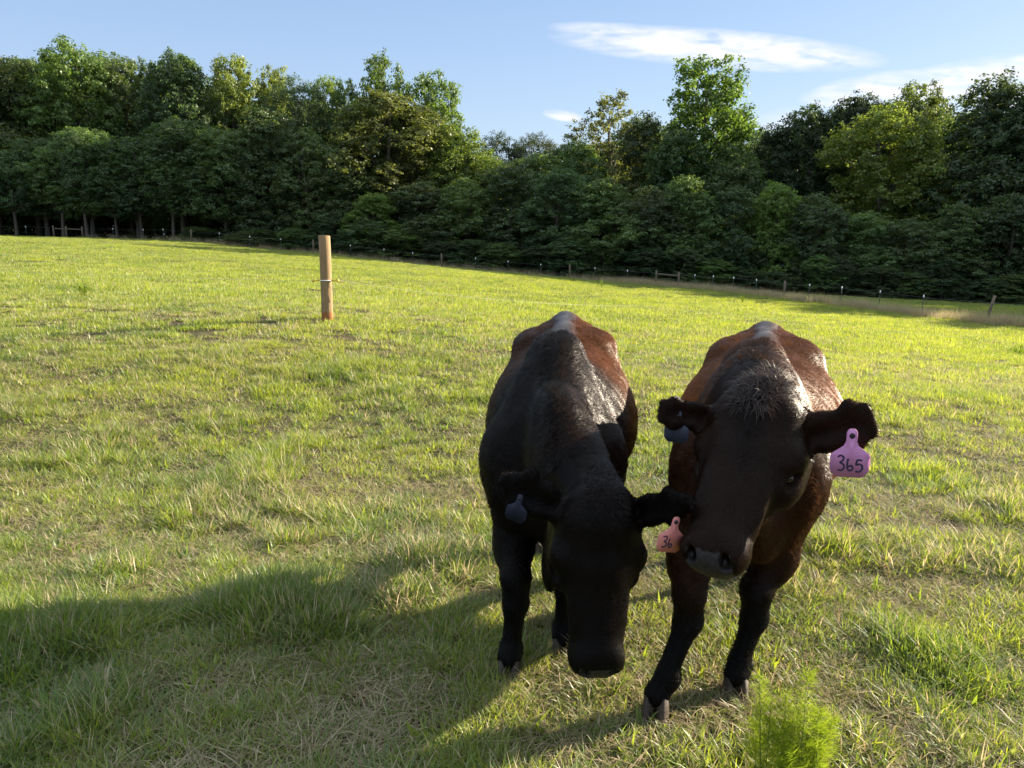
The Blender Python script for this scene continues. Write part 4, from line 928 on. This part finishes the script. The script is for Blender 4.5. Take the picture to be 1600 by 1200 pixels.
    flow -= nm * (flow * nm).sum(1)[:, None] * .6; flow /= np.linalg.norm(flow, axis=1)[:, None] + 1e-9
    wdt = np.where(poll_m, .0011, .0009) * rng.uniform(.7, 1.2, n)
    sdv = np.cross(flow, nm); sdv /= np.linalg.norm(sdv, axis=1)[:, None] + 1e-9
    d1 = flow * np.cos(lift)[:, None] + nm * np.sin(lift)[:, None]; l2 = lift * .35; d2 = flow * np.cos(l2)[:, None] + nm * np.sin(l2)[:, None]
    base = base - nm * .0008; p1 = base + d1 * (Lh * .5)[:, None]; p2 = p1 + d2 * (Lh * .5)[:, None] + np.array([0, 0, -1]) * (Lh * Lh * 3)[:, None]
    hv = np.stack([base - sdv * wdt[:, None], base + sdv * wdt[:, None], p1 + sdv * wdt[:, None] * .7, p1 - sdv * wdt[:, None] * .7, p2], 1)
    ix = np.arange(n) * 5; f4 = np.stack([ix, ix + 1, ix + 2, ix + 3], 1); f3 = np.stack([ix + 3, ix + 2, ix + 4], 1)
    rp = lambda q_: np.repeat(q_, 5)
    mesh('coat_hair', hv.reshape(-1, 3), [f4, f3], m_hair, root, attrs={'brown': rp(np.clip(bw + rng.normal(0, .08, n) * (bw > .1), 0, 1)), 'pale': rp(pw), 'gloss': rp(glossf(base)), 'var': rp(np.clip(rng.uniform(0, 1, n) * .55 + .6 * (cl_ - .1), 0, 1))})
    # ---- ear tags
    for tg in spec['tags']:
        o = loc(tg['at']); dn = nrm(lv(tg['down'])); nf = lv(tg['normal']); nf = nrm(nf - dn * (nf @ dn)); rt = nrm(np.cross(nf, -dn)); k = tg['size']
        if rt @ lv((1, 0, 0)) < 0: rt = -rt; 
        poly = [(-.011, .0), (-.0135, -.006)] + [(-.0135, -.030), (-.019, -.042), (-.046, -.062), (-.050, -.070), (-.049, -.106), (-.045, -.114), (-.036, -.124), (-.03, -.1265), (.03, -.1265), (.036, -.124), (.045, -.114), (.049, -.106), (.050, -.070), (.046, -.062), (.019, -.042), (.0135, -.030), (.0135, -.006), (.011, 0), (.006, .004), (-.006, .004)]
        poly = [(a * k, b_ * k + .006 * k) for a, b_ in poly]
        mb = MB(); mb.prism(poly, o, rt, -dn, nf, .0022); et = mb.build('ear_tag', tg['mat'], root); et['label'] = tg['label']
        mb = MB(); c = o - dn * (-.008 * k); th = np.linspace(0, 2 * math.pi, 13)
        mb.tube([c - nf * .004, c + nf * .003, c + nf * .0055], [.0075 * k, .0075 * k, .004 * k], 12); mb.build('stud', m_stud, et, True)
        if tg.get('strokes'):
            mb = MB()
            for stx in tg['strokes']:
                q_ = np.array(stx, float) * k; t0 = np.linspace(0, 1, len(q_)); t1 = np.linspace(0, 1, len(q_) * 6)
                px_ = np.interp(t1, t0, q_[:, 0]); py_ = np.interp(t1, t0, q_[:, 1])
                for _ in range(2):
                    px_[1:-1] = (px_[:-2] + 2 * px_[1:-1] + px_[2:]) / 4; py_[1:-1] = (py_[:-2] + 2 * py_[1:-1] + py_[2:]) / 4
                pp = np.array([o + rt * a - dn * b_ + nf * .0012 for a, b_ in zip(px_, py_)])
                Vq = []; tnn = np.gradient(pp, axis=0); tnn /= np.linalg.norm(tnn, axis=1)[:, None] + 1e-9; sdq = np.cross(tnn, nf)
                Vq = np.concatenate([pp - sdq * .0024 * k + nf * .0004, pp + sdq * .0024 * k + nf * .0004, pp - sdq * .0024 * k, pp + sdq * .0024 * k]); n_q = len(pp)
                ff = [(i, i + n_q, i + 1 + n_q, i + 1) for i in range(n_q - 1)] + [(i, i + 1, i + 1 + 2 * n_q, i + 2 * n_q) for i in range(n_q - 1)] + [(i + n_q, i + 3 * n_q, i + 1 + 3 * n_q, i + 1 + n_q) for i in range(n_q - 1)]
                mb.add(Vq, ff)
            mb.build('number', m_ink, et)
    return root

D3 = [(-.032, -.066), (-.024, -.061), (-.016, -.066), (-.018, -.076), (-.026, -.081), (-.016, -.085), (-.013, -.095), (-.020, -.103), (-.030, -.101)]
D6 = [(-.005, -.070), (-.007, -.085), (-.005, -.099), (.002, -.103), (.008, -.097), (.006, -.089), (.000, -.088), (-.003, -.093)]
D5 = [(.030, -.074), (.022, -.072), (.017, -.074), (.015, -.087), (.023, -.083), (.031, -.087), (.032, -.097), (.025, -.105), (.015, -.104)]
TAB = [ # y, top, bottom, half width, z of widest, exponent
 (-.34, .80, .70, .03, .75, 2.0), (-.30, .92, .60, .12, .76, 2.0), (-.20, 1.03, .55, .175, .78, 1.8), (-.08, 1.105, .53, .20, .80, 1.6), (.05, 1.135, .54, .225, .80, 1.45),
 (.18, 1.125, .53, .270, .80, 1.6), (.35, 1.11, .50, .325, .78, 1.85), (.52, 1.115, .49, .345, .78, 1.9), (.68, 1.14, .53, .325, .80, 1.9), (.82, 1.165, .60, .275, .84, 1.9),
 (.95, 1.175, .66, .235, .86, 2.0), (1.05, 1.16, .72, .185, .90, 2.2), (1.13, 1.10, .80, .12, .95, 2.2), (1.17, 1.0, .88, .03, .94, 2.0)]
sm = lambda a, b_, x: (lambda t: t * t * (3 - 2 * t))(np.clip((x - a) / (b_ - a), 0, 1))
def brownA(x, y, z_, xa):   # rich brown over barrel, shoulder and brisket, black head, crest and lower legs
    b_ = sm(-.25, .12, y) * (.55 + .45 * sm(1.1, .9, z_)) ; b_ = np.maximum(b_, .25 * sm(.25, .5, z_)); b_ *= sm(.2, .62, z_); b_ *= 1 - .65 * sm(.07, .0, xa) * sm(.9, 1.05, z_); return b_ * .88
def brownB(x, y, z_, xa):
    b_ = sm(.12, .42, y) * .52; b_ = np.maximum(b_, .05) * (.35 + .65 * sm(-.08, .08, x)); b_ *= sm(.25, .6, z_); b_ *= 1 - .8 * sm(.07, .0, xa) * sm(.9, 1.05, z_); return b_
HIND = [((-.19, .74, .60), (-.165, 1.05, .44), (-.155, 1.00, .12), (-.155, .96, 0)), ((.19, .70, .60), (.165, .93, .44), (.16, .88, .12), (.16, .84, 0))]
HINDB = [((-.19, .72, .60), (-.165, .98, .44), (-.155, .93, .12), (-.155, .89, 0)), ((.19, .74, .60), (.165, 1.05, .44), (.15, 1.0, .12), (.15, .97, 0))]
YA = math.radians(-19)
cowA = dict(origin=(.87, 2.72, 0), yaw=YA, tab=[(a, b_ * 1.0 - .0, c, d * 1.03, e, f) for a, b_, c, d, e, f in TAB], bend=[(-1.2, 0), (0, 0), (.5, .02), (1.2, .02)], brown=brownA,
 fore=[(P(1078, 875, 2.52), P(1076, 952, 2.40), P(1044, 1058, 2.36), P(1024, 1112, 2.345), (-.35, -1, 0)), (P(1212, 865, 2.62), P(1180, 948, 2.54), P(1156, 1040, 2.50), P(1148, 1082, 2.47), (-.2, -1, 0))],
 hind=HIND, poll=P(1190, 607, 2.14), muzzle=P(1104, 886, 1.85), side=(.70, -.68, -.18), hw=1.12,
 neck=[(0, -.02, .90), P(1178, 650, 2.42)], neck_r=[(.17, .24), (.135, .19), (.105, .13)],
 crest=[(P(1178, 600, 2.72), P(1185, 610, 2.30), .07, .07)],
 dewlap=[(P(1192, 830, 2.50), P(1180, 770, 2.30), (.045, .10), (.04, .08))],
 ears=[dict(tip=P(1016, 640, 2.16), wide=(.1, .25, 1), face=(-.2, -1, -.2), w=.041, tw=.036, basep=P(1118, 655, 2.19)), dict(tip=P(1392, 648, 2.04), wide=(0.0, .1, 1), face=(.1, -1, -.35), w=.060, tw=.052, basep=P(1238, 688, 2.09))],
 mop=(.085, 0), mop_len=(.022, .055), moppale=.5, lip=1.0, nosering=0,
 tags=[dict(at=P(1332, 676, 2.0), down=(.0, .02, -1), normal=(-.15, -1, .1), size=1.03, mat=m_pink, strokes=[D3, D6, D5], label='pink ear tag with 365 handwritten on it'),
       dict(at=P(1060, 646, 2.165), down=(-.06, .02, -1), normal=(-.5, -1, .1), size=.72, mat=m_blue, label='blank blue grey ear tag')],
 label='brown black cow on the right, head raised, with pink ear tag 365', group='cows standing in the pasture')
YB = math.radians(-6.5)
cowB = dict(origin=(.165, 2.86, 0), yaw=YB, tab=[(a, b_ + (.03 if a > .6 else .01), c, d * (.97 if a > .2 else 1.0), e, f) for a, b_, c, d, e, f in TAB], bend=[(-1.2, 0), (0, 0), (.5, .0), (1.2, -.01)], brown=brownB,
 fore=[(P(803, 850, 2.76), P(806, 925, 2.63), P(799, 1015, 2.62), P(795, 1058, 2.595), (-.05, -1, 0)), (P(895, 850, 2.86), P(885, 900, 2.78), P(880, 985, 2.78), P(880, 1024, 2.755), (0, -1, 0))],
 hind=HINDB, poll=P(945, 782, 2.05), muzzle=P(933, 1058, 1.975), side=(1, .12, -.08), hw=1.10,
 neck=[(-.01, -.04, .86), P(872, 708, 2.46)], neck_r=[(.13, .25), (.085, .18), (.085, .12)],
 crest=[(P(870, 566, 2.82), P(903, 652, 2.50), .034, .030), (P(903, 652, 2.50), P(940, 752, 2.15), .030, .034)],
 dewlap=[(P(862, 880, 2.62), P(880, 840, 2.36), (.035, .10), (.03, .07))],
 ears=[dict(tip=P(778, 742, 2.07), wide=(.15, .1, 1), face=(-.3, -1, -.3), w=.060), dict(tip=P(1087, 783, 1.90), wide=(-.1, .4, 1), face=(.2, -1, -.5), w=.046)],
 mop=(.03, 0), mop_len=(.012, .025), lip=.25, nosering=0,
 tags=[dict(at=P(813, 776, 2.035), down=(-.25, .05, -1), normal=(-.3, -1, .2), size=.62, mat=m_navy, label='blank dark blue ear tag'),
       dict(at=P(1057, 812, 1.93), down=(-.22, .05, -1), normal=(.35, -1, .1), size=.78, mat=m_salmon, strokes=[D3, D6], label='salmon pink ear tag with a handwritten number partly hidden')],
 label='black cow on the left grazing with its head down near the grass', group='cows standing in the pasture')
make_cow(cowA); make_cow(cowB)

# ------------------------------------------------------------------ single weeds
m_fen, nt = newmat('feathery_leaf'); va = attr(nt, 'var').outputs['Fac']; g = mixc(nt, va, (0.14, 0.21, 0.02), (0.27, 0.33, 0.035))
df = N(nt, 'ShaderNodeBsdfDiffuse'); L(nt, g, df.inputs[0]); tr = N(nt, 'ShaderNodeBsdfTranslucent'); L(nt, mixc(nt, 1.0, g, (1.5, 1.5, .8), 'MULTIPLY'), tr.inputs[0])
ms = N(nt, 'ShaderNodeMixShader', i_Fac=0.5); L(nt, df.outputs[0], ms.inputs[1]); L(nt, tr.outputs[0], ms.inputs[2]); out(nt, ms.outputs[0])
m_stem = simple('weed_stem', (0.10, 0.13, 0.03), 0.7, 0.2)
fb = gpt(1232, 1225); fb[2] = tz1(fb[0], fb[1])
fw = empty('feathery_weed', tuple(fb)); tag(fw, 'feathery bright green weed in front of the right cow by its raised forefoot'.replace(' by its raised forefoot', ''), 'weed')
def threads(n, p0, p1, r0, r1, L0, L1):
    # fine forked leaf threads round a stem from p0 to p1
    Vs, fs, vr = [], [], []; k = 0
    for _ in range(n):
        t = rng.uniform(0.12, 1) ; p = p0 * (1 - t) + p1 * t; a = rng.uniform(0, 6.283); el_ = rng.uniform(-.3, 1.0)
        Ln = rng.uniform(L0, L1) * (1.15 - .35 * t); d = np.array([math.cos(a) * math.cos(el_), math.sin(a) * math.cos(el_), math.sin(el_)])
        for f_ in range(4):
            st = p + d * Ln * (.0 if f_ == 0 else rng.uniform(.2, .6)); dd_ = d if f_ == 0 else nrm(d + rng.normal(0, .5, 3)); l_ = Ln * (1 if f_ == 0 else .5)
            sd_ = nrm(np.cross(dd_, rng.normal(0, 1, 3))) * .0005; e_ = st + dd_ * l_ + (0, 0, l_ * .15)
            Vs += [st - sd_, st + sd_, e_ + sd_ * .4, e_ - sd_ * .4]; fs.append((k, k + 1, k + 2, k + 3)); vr += [rng.uniform(0, 1)] * 4; k += 4
    return np.array(Vs), fs, vr
stems = [(1188, 1056, 2.16), (1205, 1095, 2.12), (1228, 1085, 2.13), (1242, 1110, 2.10), (1262, 1046, 2.15), (1278, 1105, 2.11), (1285, 1135, 2.08), (1215, 1135, 2.06), (1255, 1140, 2.06), (1300, 1120, 2.13), (1222, 1172, 2.0), (1275, 1165, 2.03), (1180, 1130, 2.12), (1240, 1165, 2.04)]
for px_, py_, Y_ in stems:
    tpp = P(px_, py_, Y_) - fb; b0 = np.array([tpp[0] * .6 + rng.normal(0, .012), (Y_ - fb[1]) * .6, 0.0]); midp = (b0 + tpp) / 2 + rng.normal(0, .006, 3)
    mb = MB(); mb.tube([b0, midp, tpp], [.0022, .0018, .0008], 6); so_ = mb.build('stem', m_stem, fw, True)
    for q0, q1, nn_ in ((b0, midp, 90), (midp, tpp, 190)):
        V_, f_, vr_ = threads(nn_, q0, q1, 0, 0, .028, .060); mesh('feathery_foliage', V_, np.array(f_), m_fen, so_, attrs={'var': vr_}) if nn_ == 190 else mesh('lower_foliage', V_, np.array(f_), m_fen, so_, attrs={'var': vr_})
def leafy(px_, py_, hgt_, lab):
    b0 = gpt(px_, py_); rt_ = empty('leafy_weed', tuple(b0)); tag(rt_, lab, 'weed'); mb = MB(); sm_ = MB()
    for _ in range(7):
        tpp = np.array([rng.normal(0, .10), rng.normal(0, .10), rng.uniform(.6, 1)]) * (1, 1, hgt_); sm_.tube([(0, 0, -.02), tpp * (.4, .4, .5), tpp], [.004, .003, .0015], 5)
        for _ in range(16):
            t = rng.uniform(.2, 1); p = tpp * t; a = rng.uniform(0, 6.28); d = np.array([math.cos(a), math.sin(a), rng.uniform(.1, .9)]); d = nrm(d); l_ = rng.uniform(.05, .09); sd_ = nrm(np.cross(d, [0, 0, 1])) * l_ * .2
            mb.add([p, p + d * l_ * .5 + sd_, p + d * l_, p + d * l_ * .5 - sd_], [(0, 1, 2, 3)])
    sm_.build('stem', m_stem, rt_, True); o = mb.build('foliage', m_fen, rt_); o.data.attributes.new('var', 'FLOAT', 'POINT')
leafy(1588, 556, .28, 'leafy upright weed near the right edge of the pasture'); leafy(940, 452, .55, 'leafy weed on the crest of the pasture above the left cow'); leafy(132, 462, .3, 'leafy weed in the pasture left of the near wooden post')
leafy(1160, 474, .5, 'leafy weed on the shaded crest above the right cow')
